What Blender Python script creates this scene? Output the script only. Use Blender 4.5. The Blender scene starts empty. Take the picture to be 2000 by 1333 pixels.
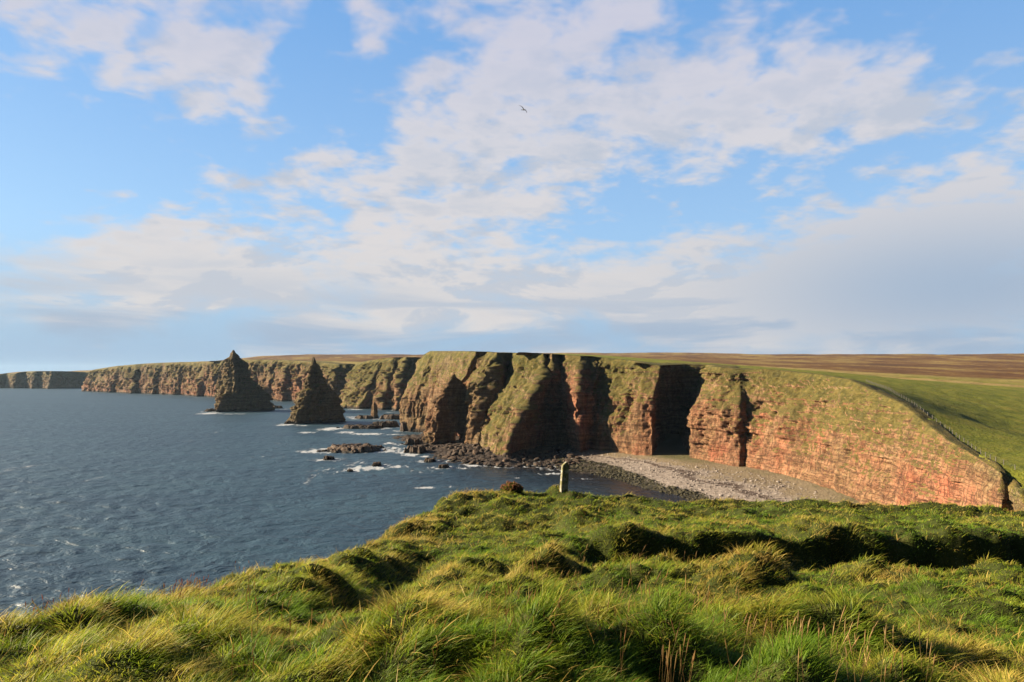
import bpy, bmesh, math, random
import numpy as np
from mathutils import Vector, Matrix

S = bpy.context.scene
R = math.radians
random.seed(7)
rng = np.random.default_rng(11)

# ------------------------------------------------------------------ camera
CAMZ = 42.0
FPX = 1400.0
PITCH = math.atan((728.0 - 666.5) / FPX)
cam_d = bpy.data.cameras.new('camera')
cam = bpy.data.objects.new('camera', cam_d)
S.collection.objects.link(cam)
cam_d.sensor_width = 36.0
cam_d.lens = FPX / 2000.0 * 36.0
cam_d.clip_start = 0.1
cam_d.clip_end = 60000
cam.location = (0, 0, CAMZ)
cam.rotation_euler = (R(90) + PITCH, 0, 0)
S.camera = cam

# ------------------------------------------------------------------ light
SUN_AZ = R(-79)          # measured from the view direction (+Y) towards +X
SUN_EL = R(21)
sun_dir = Vector((math.sin(SUN_AZ) * math.cos(SUN_EL), math.cos(SUN_AZ) * math.cos(SUN_EL), math.sin(SUN_EL)))
sun_d = bpy.data.lights.new('sun', 'SUN')
sun_d.energy = 5.0
sun_d.angle = R(0.6)
sun_d.color = (1.0, 0.83, 0.60)
sun = bpy.data.objects.new('sun', sun_d)
S.collection.objects.link(sun)
sun.rotation_euler = (-sun_dir).to_track_quat('-Z', 'Y').to_euler()
sun.location = (-300, 100, 300)
S.view_settings.view_transform = 'Standard'
S.view_settings.look = 'None'
S.view_settings.gamma = 1.0
S.view_settings.exposure = 1.75
S.view_settings.use_curve_mapping = False
S.cycles.max_bounces = 6
S.cycles.diffuse_bounces = 2
S.cycles.glossy_bounces = 2
S.cycles.transmission_bounces = 3
S.cycles.volume_bounces = 0
S.cycles.use_denoising = True

# ------------------------------------------------------------------ node helper
class NT:
    def __init__(self, tree):
        self.t = tree
        self.n = tree.nodes
        self.l = tree.links
    def add(self, kind, **kw):
        nd = self.n.new(kind)
        for k, v in kw.items():
            setattr(nd, k, v)
        return nd
    def put(self, sock, v):
        if isinstance(v, bpy.types.NodeSocket):
            self.l.new(v, sock)
        elif v is not None:
            if sock.type == 'RGBA' and len(v) == 3:
                v = (*v, 1)
            sock.default_value = v
    def m(self, op, a, b=None, c=None, clamp=False):
        nd = self.add('ShaderNodeMath', operation=op, use_clamp=clamp)
        for i, v in enumerate((a, b, c)):
            if v is not None:
                self.put(nd.inputs[i], v)
        return nd.outputs[0]
    def vm(self, op, a, b=None):
        nd = self.add('ShaderNodeVectorMath', operation=op)
        self.put(nd.inputs[0], a)
        if b is not None:
            self.put(nd.inputs[1], b)
        return nd.outputs['Value'] if op in ('LENGTH', 'DOT_PRODUCT') else nd.outputs[0]
    def mix(self, f, a, b, mode='MIX'):
        nd = self.add('ShaderNodeMix', data_type='RGBA', blend_type=mode)
        self.put(nd.inputs[0], f)
        self.put(nd.inputs[6], a)
        self.put(nd.inputs[7], b)
        return nd.outputs[2]
    def noise(self, vec, scale, detail=4, rough=0.55, dist=0.0, dim='3D'):
        nd = self.add('ShaderNodeTexNoise', noise_dimensions=dim)
        if vec is not None:
            self.put(nd.inputs['Vector'], vec)
        nd.inputs['Scale'].default_value = scale
        nd.inputs['Detail'].default_value = detail
        nd.inputs['Roughness'].default_value = rough
        nd.inputs['Distortion'].default_value = dist
        return nd.outputs[0]
    def voro(self, vec, scale, feature='F1'):
        nd = self.add('ShaderNodeTexVoronoi', feature=feature)
        self.put(nd.inputs['Vector'], vec)
        nd.inputs['Scale'].default_value = scale
        return nd
    def ramp(self, f, stops, interp='LINEAR'):
        nd = self.add('ShaderNodeValToRGB')
        cr = nd.color_ramp
        cr.interpolation = interp
        while len(cr.elements) < len(stops):
            cr.elements.new(0.5)
        for e, (p, c) in zip(cr.elements, stops):
            e.position = p
            e.color = (*c, 1) if len(c) == 3 else c
        self.put(nd.inputs[0], f)
        return nd.outputs[0]
    def ss(self, v, lo, hi):
        nd = self.add('ShaderNodeMapRange', interpolation_type='SMOOTHSTEP')
        self.put(nd.inputs[0], v)
        nd.inputs[1].default_value = lo
        nd.inputs[2].default_value = hi
        return nd.outputs[0]
    def attr(self, name, out='Fac'):
        nd = self.add('ShaderNodeAttribute', attribute_name=name)
        return nd.outputs[out]
    def pos(self):
        return self.add('ShaderNodeNewGeometry').outputs['Position']
    def nor(self):
        return self.add('ShaderNodeNewGeometry').outputs['Normal']
    def sep(self, v):
        nd = self.add('ShaderNodeSeparateXYZ')
        self.put(nd.inputs[0], v)
        return nd.outputs
    def comb(self, x, y, z):
        nd = self.add('ShaderNodeCombineXYZ')
        for i, v in enumerate((x, y, z)):
            self.put(nd.inputs[i], v)
        return nd.outputs[0]
    def bump(self, h, strength, dist, normal=None):
        nd = self.add('ShaderNodeBump')
        self.put(nd.inputs['Height'], h)
        nd.inputs['Strength'].default_value = strength
        nd.inputs['Distance'].default_value = dist
        if normal is not None:
            self.put(nd.inputs['Normal'], normal)
        return nd.outputs[0]

def new_mat(name):
    mt = bpy.data.materials.new(name)
    mt.use_nodes = True
    mt.node_tree.nodes.clear()
    t = NT(mt.node_tree)
    out = t.add('ShaderNodeOutputMaterial')
    return mt, t, out

def principled(t, out, col, rough=0.9, normal=None, spec=0.3):
    b = t.add('ShaderNodeBsdfPrincipled')
    t.put(b.inputs['Base Color'], col)
    t.put(b.inputs['Roughness'], rough)
    t.put(b.inputs['Specular IOR Level'], spec)
    if normal is not None:
        t.put(b.inputs['Normal'], normal)
    t.l.new(b.outputs[0], out.inputs[0])
    return b

# ------------------------------------------------------------------ sky
KS = 1.0 / (0.05 * 2 ** 1.75)
def disp_(c):          # a radiance that shows as this linear display colour
    return tuple(v * KS for v in c)

def pix_dir(px, py):
    u = (px - 1000) / FPX
    v = (666.5 - py) / FPX
    y = math.cos(PITCH) - v * math.sin(PITCH)
    z = math.sin(PITCH) + v * math.cos(PITCH)
    return u, y, z

def azel(px, py):
    u, y, z = pix_dir(px, py)
    return math.atan2(u, y), math.atan2(z, math.hypot(u, y))

world = bpy.data.worlds.new('World')
S.world = world
world.use_nodes = True
world.node_tree.nodes.clear()
W = NT(world.node_tree)
wout = W.add('ShaderNodeOutputWorld')
bg = W.add('ShaderNodeBackground')
bg.inputs['Strength'].default_value = 0.05
sky = W.add('ShaderNodeTexSky', sky_type='NISHITA')
sky.sun_disc = False
sky.sun_elevation = SUN_EL
sky.sun_rotation = SUN_AZ
sky.altitude = 40
sky.air_density = 1.0
sky.dust_density = 1.0
sky.ozone_density = 1.5
dirv = W.add('ShaderNodeTexCoord').outputs['Generated']
dx, dy, dz = W.sep(dirv)
azn = W.m('ARCTAN2', dx, dy)
eln = W.m('ARCSINE', dz)
ae = W.comb(azn, eln, 0.0)
zz = W.m('ADD', W.m('MAXIMUM', dz, 0.0), 0.22)
pl = W.comb(W.m('DIVIDE', dx, zz), W.m('DIVIDE', dy, zz), 0.0)
# where the banks of cloud stand (azimuth and elevation), + cloud, - clear air
BLOBS = [
    (130, 70, 260, 95, 10, .62), (430, 110, 130, 80, 20, .62), (1110, 90, 330, 190, 0, .56), (1420, 215, 460, 110, 0, .66),
    (1800, 205, 230, 60, 4, .50), (590, 335, 200, 50, -8, .66), (700, 440, 240, 85, 0, .58), (980, 395, 190, 55, 0, .64),
    (250, 440, 130, 50, 10, .60), (320, 520, 480, 70, -3, .50), (1890, 400, 230, 85, -22, .55), (1780, 520, 420, 110, -3, .75),
    (860, 270, 130, 110, 0, .40), (1000, 620, 1500, 75, 0, .55), (1000, 560, 420, 70, 0, .38), (950, 10, 330, 60, 0, .2),
    (1330, 475, 130, 28, -4, .52), (1145, 480, 60, 16, 0, .5), (720, 85, 60, 30, 0, .22),
    (300, 310, 330, 105, 0, -.45), (1890, 80, 260, 90, 0, -.55), (640, 190, 140, 100, 0, -.30),
    (1230, 425, 240, 55, 0, -.35), (1620, 320, 160, 40, 0, -.22), (1180, 470, 150, 50, 0, -.25), (60, 330, 180, 120, 0, -.2),
]
acc = None
for (px, py, rx, ry, ang, wgt) in BLOBS:
    a0, e0 = azel(px, py)
    mp = W.add('ShaderNodeMapping', vector_type='TEXTURE')
    W.put(mp.inputs['Vector'], ae)
    mp.inputs['Location'].default_value = (a0, e0, 0)
    mp.inputs['Rotation'].default_value = (0, 0, R(-ang))
    mp.inputs['Scale'].default_value = (rx / FPX, ry / FPX, 1)
    d = W.vm('DOT_PRODUCT', mp.outputs[0], mp.outputs[0])
    g = W.m('MULTIPLY', W.m('EXPONENT', W.m('MULTIPLY', d, -0.9)), wgt)
    acc = g if acc is None else W.m('ADD', acc, g)
n1 = W.noise(pl, 2.1, 8, 0.58, 0.2)
n1b = W.noise(W.vm('ADD', pl, (-0.06, -0.035, 0)), 2.1, 8, 0.58, 0.2)
n2 = W.noise(W.vm('ADD', pl, (7.3, 2.1, 0)), 9.0, 3, 0.55, 0.2)
n4 = W.noise(W.vm('ADD', W.comb(W.m('MULTIPLY', azn, 2.0), W.m('MULTIPLY', eln, 5.0), 0.0), (1.7, 4.4, 0)), 2.8, 8, 0.60, 0.4)
n4b = W.noise(W.vm('ADD', W.comb(W.m('MULTIPLY', azn, 2.0), W.m('MULTIPLY', eln, 5.0), 0.0), (1.66, 4.50, 0)), 2.8, 8, 0.60, 0.4)
lowel = W.ss(eln, 0.08, 0.24)
inv_low = W.m('SUBTRACT', 1.0, lowel)
n5 = W.noise(W.vm('ADD', pl, (2.3, 5.1, 0)), 5.0, 5, 0.55, 0.25)
nhi = W.m('ADD', W.m('ADD', W.m('MULTIPLY', W.m('SUBTRACT', n1, 0.5), 1.25), W.m('MULTIPLY', W.m('SUBTRACT', n5, 0.5), 1.4)), W.m('MULTIPLY', W.m('SUBTRACT', n2, 0.5), 2.0))
nlo = W.m('MULTIPLY', W.m('SUBTRACT', n4, 0.5), 2.5)
nn = W.m('ADD', W.m('MULTIPLY', nhi, lowel), W.m('MULTIPLY', nlo, inv_low))
dens = W.m('ADD', W.m('ADD', W.m('MULTIPLY', acc, 0.88), nn), -0.16)
mask = W.ss(dens, -0.12, 0.58)
mask = W.m('MULTIPLY', mask, 0.93)
thick = W.ss(dens, 0.35, 0.95)
rel = W.m('ADD', W.m('MULTIPLY', W.m('SUBTRACT', n1b, n1), W.m('MULTIPLY', lowel, 1.0)), W.m('MULTIPLY', W.m('SUBTRACT', n4b, n4), W.m('MULTIPLY', inv_low, 1.6)))
relf = W.ss(rel, -0.03, 0.10)
n3 = W.noise(W.vm('ADD', W.comb(W.m('MULTIPLY', azn, 1.5), W.m('MULTIPLY', eln, 12.0), 0.0), (3.1, 9.2, 0)), 2.0, 6, 0.55, 0.5)
greyf = W.m('MULTIPLY', W.ss(n3, 0.40, 0.62), thick)
hor = W.m('SUBTRACT', 1.0, W.ss(eln, 0.03, 0.18))
greyf = W.m('MAXIMUM', W.m('MULTIPLY', greyf, 0.35), W.m('MULTIPLY', hor, W.ss(n3, 0.62, 0.40)))
greyf = W.m('MAXIMUM', greyf, W.m('MULTIPLY', relf, 0.50))
a0, e0 = azel(1900, 560)
gmp = W.add('ShaderNodeMapping', vector_type='TEXTURE')
W.put(gmp.inputs['Vector'], ae)
gmp.inputs['Location'].default_value = (a0, e0, 0)
gmp.inputs['Scale'].default_value = (420 / FPX, 130 / FPX, 1)
gg = W.m('EXPONENT', W.m('MULTIPLY', W.vm('DOT_PRODUCT', gmp.outputs[0], gmp.outputs[0]), -1.0))
greyf = W.m('MAXIMUM', greyf, W.m('MULTIPLY', gg, 0.95))
ccol = W.mix(greyf, W.mix(W.ss(eln, 0.10, 0.36), disp_((.76, .71, .68)), disp_((.70, .685, .72))), disp_((.37, .47, .61)))
ccol = W.mix(W.ss(eln, 0.28, 0.5), ccol, W.mix(0.5, ccol, disp_((.56, .57, .74))))
skyc = W.mix(1.0, sky.outputs[0], (0.92, 1.22, 1.39), 'MULTIPLY')
clear = W.mix(W.ss(eln, 0.0, 0.60), disp_((.42, .63, .88)), disp_((.165, .39, .79)))
skyc = W.mix(0.8, skyc, clear)
skyc = W.mix(W.m('MULTIPLY', W.m('SUBTRACT', 1.0, W.ss(eln, -0.02, 0.20)), 0.96), skyc, disp_((.34, .48, .66)))
col = W.mix(mask, skyc, ccol)
# unseen sky behind, right and overhead, darkened to cut the fill on shaded rock
away = W.m('ADD', W.m('MULTIPLY', dy, 0.8), W.m('MULTIPLY', dx, -0.6))
col = W.mix(W.ss(away, -0.35, 0.30), W.mix(1.0, col, (.10, .13, .18), 'MULTIPLY'), col)
col = W.mix(W.ss(eln, 0.53, 0.85), col, W.mix(1.0, col, (.26, .29, .36), 'MULTIPLY'))
W.l.new(col, bg.inputs['Color'])
W.l.new(bg.outputs[0], wout.inputs[0])

# ------------------------------------------------------------------ numpy noise
_perm = np.arange(256, dtype=np.int64)
np.random.default_rng(3).shuffle(_perm)
_perm = np.concatenate([_perm, _perm, _perm])
_g = np.random.default_rng(5).normal(size=(256, 3))
_g /= np.linalg.norm(_g, axis=1)[:, None]

def perlin(x, y, z):
    x, y, z = np.broadcast_arrays(np.asarray(x, float), np.asarray(y, float), np.asarray(z, float))
    xi, yi, zi = np.floor(x).astype(np.int64), np.floor(y).astype(np.int64), np.floor(z).astype(np.int64)
    xf, yf, zf = x - xi, y - yi, z - zi
    xi &= 255; yi &= 255; zi &= 255
    def fade(t): return t * t * t * (t * (t * 6 - 15) + 10)
    u, v, w = fade(xf), fade(yf), fade(zf)
    r = 0
    for a in (0, 1):
        for b in (0, 1):
            for c in (0, 1):
                h = _perm[_perm[_perm[(xi + a) & 255] + ((yi + b) & 255)] + ((zi + c) & 255)]
                g = _g[h]
                d = g[..., 0] * (xf - a) + g[..., 1] * (yf - b) + g[..., 2] * (zf - c)
                r = r + d * (u if a else 1 - u) * (v if b else 1 - v) * (w if c else 1 - w)
    return r * 1.5

def fbm(x, y, z, oct=4, gain=0.5):
    r, a, s = 0, 1.0, 1.0
    for i in range(oct):
        r = r + a * perlin(x * s + i * 17.3, y * s + i * 5.1, z * s - i * 9.7)
        a *= gain
        s *= 2.03
    return r

def _h2(a, b, k=0):
    h = (a.astype(np.int64) * 73856093) ^ (b.astype(np.int64) * 19349663) ^ (k * 83492791)
    h = (h * 2654435761) & 0xffffffff
    h ^= h >> 13; h = (h * 1274126177) & 0xffffffff; h ^= h >> 16
    return (h & 65535) / 65535.0

def blocks(s, z, bw, bh, k):
    """jointed beds: a random step out or in for every block of the rock face"""
    li = np.floor(z / bh)
    wv = bw * (0.6 + 0.9 * _h2(li, li * 0 + 3, k))
    bi = np.floor(s / wv + 7.3 * _h2(li, li * 0 + 1, k))
    return _h2(li, bi, k + 5) - 0.5

def ridged(x, y, z, oct=3):
    r, a, s = 0, 1.0, 1.0
    for i in range(oct):
        r = r + a * (1 - 2 * np.abs(perlin(x * s + i * 7.3, y * s + i * 3.1, z * s + i * 1.7)))
        a *= 0.5
        s *= 2.1
    return r

def sstep(x, a, b):
    t = np.clip((x - a) / (b - a), 0, 1)
    return t * t * (3 - 2 * t)

# ------------------------------------------------------------------ projection helpers
def P(px, py, D):
    u, y, z = pix_dir(px, py)
    return np.array((D * u / y, D, CAMZ + D * z / y))

def PZ(px, py, zabs):
    """point on the ray through a pixel at height zabs"""
    u, y, z = pix_dir(px, py)
    D = (zabs - CAMZ) / (z / y)
    return np.array((D * u / y, D, zabs))

class TPS:
    def __init__(self, pts, smooth=0.0):
        pts = np.asarray(pts, float)
        self.c = pts[:, :2]
        self.sc = np.abs(self.c).max()
        self.c = self.c / self.sc
        n = len(pts)
        K = self.k(self.c) + smooth * np.eye(n)
        Pm = np.c_[np.ones(n), self.c]
        A = np.zeros((n + 3, n + 3))
        A[:n, :n] = K; A[:n, n:] = Pm; A[n:, :n] = Pm.T
        self.w = np.linalg.solve(A, np.r_[pts[:, 2], np.zeros(3)])
    def k(self, q):
        d2 = ((q[:, None, :] - self.c[None]) ** 2).sum(-1)
        return 0.5 * d2 * np.log(d2 + 1e-12)
    def __call__(self, x, y):
        sh = np.shape(x)
        q = np.c_[np.ravel(x), np.ravel(y)] / self.sc
        out = np.empty(len(q))
        for i in range(0, len(q), 20000):
            b = q[i:i + 20000]
            out[i:i + 20000] = self.k(b) @ self.w[:-3] + self.w[-3] + b @ self.w[-2:]
        return out.reshape(sh)

def poly_dist(x, y, poly, closed=False):
    """distance of points to a polyline"""
    sh = np.shape(x)
    q = np.c_[np.ravel(x), np.ravel(y)]
    p = np.asarray(poly, float)
    if closed:
        p = np.vstack([p, p[:1]])
    best = np.full(len(q), 1e18)
    for a, b in zip(p[:-1], p[1:]):
        ab = b - a
        t = np.clip(((q - a) @ ab) / (ab @ ab + 1e-12), 0, 1)
        d = ((q - a - t[:, None] * ab) ** 2).sum(1)
        best = np.minimum(best, d)
    return np.sqrt(best).reshape(sh)

def in_poly(x, y, poly):
    sh = np.shape(x)
    qx, qy = np.ravel(x), np.ravel(y)
    p = np.asarray(poly, float)
    ins = np.zeros(len(qx), bool)
    j = len(p) - 1
    for i in range(len(p)):
        xi, yi = p[i]; xj, yj = p[j]
        c = ((yi > qy) != (yj > qy)) & (qx < (xj - xi) * (qy - yi) / (yj - yi + 1e-15) + xi)
        ins ^= c
        j = i
    return ins.reshape(sh)

# ------------------------------------------------------------------ mesh helpers
def mesh_np(name, verts, faces, mat, attrs=None, smooth=True, parent=None, link=True):
    me = bpy.data.meshes.new(name)
    verts = np.asarray(verts, np.float32)
    faces = np.asarray(faces, np.int32)
    nv, (nf, k) = len(verts), faces.shape
    me.vertices.add(nv)
    me.vertices.foreach_set('co', verts.ravel())
    me.loops.add(nf * k)
    me.loops.foreach_set('vertex_index', faces.ravel())
    me.polygons.add(nf)
    me.polygons.foreach_set('loop_start', np.arange(0, nf * k, k, dtype=np.int32))
    me.polygons.foreach_set('loop_total', np.full(nf, k, np.int32))
    me.polygons.foreach_set('use_smooth', np.full(nf, smooth, bool))
    me.update(calc_edges=True)
    for an, av in (attrs or {}).items():
        av = np.asarray(av, np.float32)
        if av.ndim == 2:
            at = me.attributes.new(an, 'FLOAT_COLOR', 'POINT')
            at.data.foreach_set('color', np.c_[av, np.ones(nv, np.float32)].astype(np.float32).ravel())
        else:
            at = me.attributes.new(an, 'FLOAT', 'POINT')
            at.data.foreach_set('value', av)
    if mat is not None:
        me.materials.append(mat)
    if not link:
        return me
    o = bpy.data.objects.new(name, me)
    S.collection.objects.link(o)
    if parent is not None:
        o.parent = parent
    return o

def grid_faces(nr, nc, wrap=False):
    i = np.arange(nr - 1)[:, None]
    j = np.arange(nc if wrap else nc - 1)[None, :]
    j2 = (j + 1) % nc
    a = i * nc + j; b = i * nc + j2; c = (i + 1) * nc + j2; d = (i + 1) * nc + j
    return np.stack([a, b, c, d], -1).reshape(-1, 4)

def tag(o, label=None, cat=None, group=None, kind=None):
    if label: o['label'] = label
    if cat: o['category'] = cat
    if group: o['group'] = group
    if kind: o['kind'] = kind
    return o

def empty(name, loc):
    o = bpy.data.objects.new(name, None)
    S.collection.objects.link(o)
    o.location = loc
    o.empty_display_size = 0.2
    return o

# ------------------------------------------------------------------ materials
def cliff_material(name, grassy=True):
    mt, t, out = new_mat(name)
    p = t.pos()
    x, y, z = t.sep(p)
    nz = t.sep(t.nor())[2]
    red = t.attr('red')
    ga = t.attr('grass')
    big = t.noise(p, 0.045, 5, 0.6)
    med = t.noise(p, 0.35, 6, 0.65)
    streak = t.noise(t.vm('MULTIPLY', p, (0.55, 0.55, 0.07)), 1.0, 5, 0.6, 0.4)
    strata = t.noise(t.comb(t.m('MULTIPLY', x, 0.035), t.m('MULTIPLY', y, 0.035), t.m('MULTIPLY', z, 0.9)), 1.0, 4, 0.6, 0.3)
    v = t.m('ADD', t.m('MULTIPLY', strata, 0.45), t.m('ADD', t.m('MULTIPLY', streak, 0.30), t.m('MULTIPLY', med, 0.25)))
    redrock = t.ramp(v, [(0.30, (0.0426, 0.0203, 0.0131)), (0.43, (0.1521, 0.0608, 0.0325)), (0.53, (0.2484, 0.1115, 0.0608)), (0.66, (0.3346, 0.1927, 0.1166))])
    tanrock = t.ramp(v, [(0.30, (0.0304, 0.0213, 0.0122)), (0.43, (0.0963, 0.0649, 0.0304)), (0.53, (0.1572, 0.1115, 0.0507)), (0.66, (0.2332, 0.1825, 0.0963))])
    rf = t.m('ADD', red, t.m('MULTIPLY', t.m('SUBTRACT', big, 0.5), 1.6), clamp=True)
    rock = t.mix(rf, tanrock, redrock)
    pat = t.ss(t.noise(p, 0.085, 4, 0.6), 0.46, 0.62)
    rock = t.mix(t.m('MULTIPLY', t.m('MULTIPLY', pat, rf), 0.6), rock, t.mix(1.0, rock, (1.25, .80, .78), 'MULTIPLY'))
    pat2 = t.ss(t.noise(t.vm('ADD', p, (40, 10, 5)), 0.06, 4, 0.6), 0.48, 0.62)
    rock = t.mix(t.m('MULTIPLY', pat2, t.m('SUBTRACT', 0.55, t.m('MULTIPLY', rf, 0.4))), rock, t.mix(1.0, rock, (.80, .92, .78), 'MULTIPLY'))
    # yellow lichen speckle
    li = t.ss(t.noise(p, 0.8, 5, 0.7), 0.53, 0.66)
    rock = t.mix(t.m('MULTIPLY', li, 0.45), rock, (0.1724, 0.1420, 0.0507))
    # turf on ledges and gentler slopes
    gcol = t.ramp(t.noise(p, 0.22, 6, 0.65), [(0.30, (0.0260, 0.0299, 0.0065)), (0.46, (0.0702, 0.0676, 0.0117)), (0.58, (0.1196, 0.0962, 0.0208)), (0.72, (0.1534, 0.1092, 0.0338))])
    gcol = t.mix(t.m('MULTIPLY', red, 0.7), gcol, (.15, .105, .038))
    gm = t.m('ADD', t.m('ADD', t.m('MULTIPLY', nz, 1.1), ga),
             t.m('ADD', t.m('MULTIPLY', t.m('SUBTRACT', t.noise(p, 0.7, 6, 0.7), 0.5), 1.5), t.m('MULTIPLY', t.m('SUBTRACT', big, 0.5), 1.3)))
    gm = t.ss(gm, 0.66, 0.92)
    colr = t.mix(gm, rock, gcol)
    # wet dark band at the tide line
    wet = t.m('SUBTRACT', 1.0, t.ss(t.m('ADD', z, t.m('MULTIPLY', t.m('SUBTRACT', med, 0.5), 4.0)), 1.2, 3.4))
    colr = t.mix(wet, colr, (.018, .014, .010))
    h = t.m('ADD', t.m('MULTIPLY', med, 0.7), t.m('ADD', t.m('MULTIPLY', strata, 0.5), t.m('MULTIPLY', t.noise(p, 1.6, 5, 0.65), 0.5)))
    j1 = t.noise(t.vm('MULTIPLY', p, (0.55, 0.55, 0.13)), 1.0, 4, 0.6, 0.3)
    j2 = t.noise(t.vm('MULTIPLY', p, (0.06, 0.06, 1.1)), 1.0, 4, 0.65, 0.2)
    cr1 = t.m('SUBTRACT', 1.0, t.ss(t.m('ABSOLUTE', t.m('SUBTRACT', j1, 0.5)), 0.0, 0.030))
    cr2 = t.m('SUBTRACT', 1.0, t.ss(t.m('ABSOLUTE', t.m('SUBTRACT', j2, 0.5)), 0.0, 0.022))
    crack = t.m('MAXIMUM', cr1, cr2)
    colr = t.mix(t.m('MULTIPLY', t.m('MULTIPLY', crack, t.m('SUBTRACT', 1.0, gm)), 0.65), colr, (.035, .020, .012))
    h = t.m('SUBTRACT', h, t.m('MULTIPLY', crack, 0.25))
    principled(t, out, colr, 0.92, t.bump(h, 0.9, 1.0), 0.2)
    return mt

M_cliff = cliff_material('layered_sandstone')

def land_material():
    mt, t, out = new_mat('field_and_heather')
    p = t.pos()
    moor = t.attr('moor')
    straw = t.attr('straw')
    big = t.noise(t.vm('MULTIPLY', p, (0.8, 0.35, 1.0)), 0.014, 7, 0.66)
    med = t.noise(p, 0.09, 6, 0.65)
    fine = t.noise(p, 0.9, 4, 0.7)
    g = t.ramp(t.m('ADD', t.m('MULTIPLY', med, 0.6), t.m('MULTIPLY', fine, 0.4)),
               [(0.33, (0.0759, 0.0967, 0.0111)), (0.50, (0.1449, 0.1547, 0.0194)), (0.66, (0.2280, 0.1865, 0.0359))])
    st = t.ramp(med, [(0.35, (0.1913, 0.1328, 0.0361)), (0.6, (0.3187, 0.2338, 0.0850))])
    he = t.ramp(t.m('ADD', t.m('MULTIPLY', big, 0.75), t.m('MULTIPLY', med, 0.25)),
                [(0.34, (.055, .027, .011)), (0.45, (.100, .048, .017)), (0.52, (.150, .085, .026)), (0.57, (.23, .160, .050)), (0.66, (.16, .118, .030))])
    sm = t.ss(t.m('ADD', straw, t.m('MULTIPLY', t.m('SUBTRACT', big, 0.5), 1.2)), 0.35, 0.75)
    c = t.mix(sm, g, st)
    mm = t.ss(t.m('ADD', moor, t.m('MULTIPLY', t.m('SUBTRACT', big, 0.5), 0.8)), 0.3, 0.7)
    c = t.mix(mm, c, he)
    principled(t, out, c, 0.95, t.bump(t.m('ADD', fine, t.m('MULTIPLY', med, 2.0)), 0.8, 0.5), 0.1)
    return mt
M_land = land_material()

def boulder_material(name, wetlow=0.5):
    mt, t, out = new_mat(name)
    p = t.pos()
    oi = t.add('ShaderNodeObjectInfo').outputs['Random']
    z = t.sep(p)[2]
    n = t.noise(p, 0.9, 6, 0.65)
    c = t.ramp(n, [(0.30, (0.0188, 0.0120, 0.0075)), (0.48, (0.0600, 0.0353, 0.0203)), (0.62, (0.1125, 0.0690, 0.0390)), (0.75, (0.1500, 0.1050, 0.0562))])
    c = t.mix(t.m('MULTIPLY', oi, 0.55), c, (0.0240, 0.0165, 0.0097))
    wet = t.m('SUBTRACT', 1.0, t.ss(t.m('ADD', z, t.m('MULTIPLY', n, 0.8)), 0.35 + wetlow, 1.0 + wetlow))
    c = t.mix(wet, c, (0.0150, 0.0120, 0.0075))
    principled(t, out, c, 0.85, t.bump(t.noise(p, 2.2, 6, 0.7), 0.9, 0.35), 0.35)
    return mt
M_boulder = boulder_material('weathered_rock')

# ------------------------------------------------------------------ the cliffs
def F(px, D, z=2.0):      # foot: the pixel column at depth D, at height z
    x = D * (px - 1000) / FPX / math.cos(PITCH)
    return np.array((x, D, z))

# columns from the right of the bay to the far headland: foot, middle, top, redness, turf
C = []
def col_(foot, mid, top, red, grass, rough=1.0):
    C.append((np.asarray(foot, float), np.asarray(mid, float), np.asarray(top, float), red, grass, rough, None))

def colp(pts, red, grass, rough=1.0):
    """a column given by several points, top first, foot last"""
    q = np.array([P(*p_) for p_ in pts[::-1]])
    q[0] = F(pts[-1][0], pts[-1][2], 2.0)
    zt = (q[:, 2] - q[0, 2]) / (q[-1, 2] - q[0, 2])
    m_ = np.array([np.interp(0.5, zt, q[:, k]) for k in range(3)])
    C.append((q[0], m_, q[-1], red, grass, rough, (zt, q)))

col_((88, 40, 2), (98, 42, 12), (112, 44, 22), .4, .5)
col_((86, 75, 2), (92, 78, 12), (101, 82, 21), .4, .35)
col_(F(2120, 108), P(2085, 1040, 112), P(2050, 962, 120), .25, .3)
col_(F(2050, 132), P(2046, 1000, 134), P(2040, 957, 138), .2, .25, .6)
col_(F(2010, 131), P(2003, 985, 133), P(1996, 957, 136), .1, .15, .6)
col_(F(1984, 136.5), P(1982, 985, 138.5), P(1981, 950, 142), .1, .2, .6)
col_(F(1972, 141), P(1971, 985, 142.6), P(1971, 940, 146), .3, .4, .6)
col_(F(1950, 140), P(1954, 985, 142), P(1956, 925, 146), .75, -.05)
col_(F(1900, 152), P(1905, 965, 157), P(1905, 892, 163), 1.0, -.1)
col_(F(1838, 166), P(1845, 945, 173), P(1850, 860, 181), .95, -.05)
col_(F(1785, 181), P(1795, 915, 190), P(1806, 826, 202), .85, .05)
col_(F(1738, 195), P(1748, 890, 207), P(1762, 790, 222), .75, .12)
col_(F(1670, 213, 3), P(1668, 850, 235), P(1655, 741, 268), .6, .2)
col_(F(1625, 233, 3), P(1622, 840, 253), P(1605, 733, 288), .55, .2)
col_(F(1580, 252, 3), P(1575, 825, 275), P(1555, 727, 306), .65, .2)
col_(F(1535, 268, 3), P(1532, 815, 286), P(1515, 723, 316), .75, .15)
col_(F(1495, 282, 3), P(1490, 810, 299), P(1482, 721, 322), .75, .1)
col_(F(1466, 290, 3), P(1470, 815, 302.5), P(1466, 722, 324.8), .6, .05)
col_(F(1453, 296.5, 3), P(1459, 810, 306), P(1456, 722, 326.5), .4, .0)
col_(F(1440, 295.5, 3), P(1446, 800, 305.5), P(1444, 722, 328), .6, .05)
col_(F(1400, 306, 3), P(1398, 800, 314), P(1408, 718, 334), .75, .05)
col_(F(1346, 322, 3.5), P(1352, 800, 328), P(1388, 716, 344), .7, .1)
col_(F(1336, 350, 5), P(1362, 795, 362), P(1394, 715, 372), .4, .3)
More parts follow.
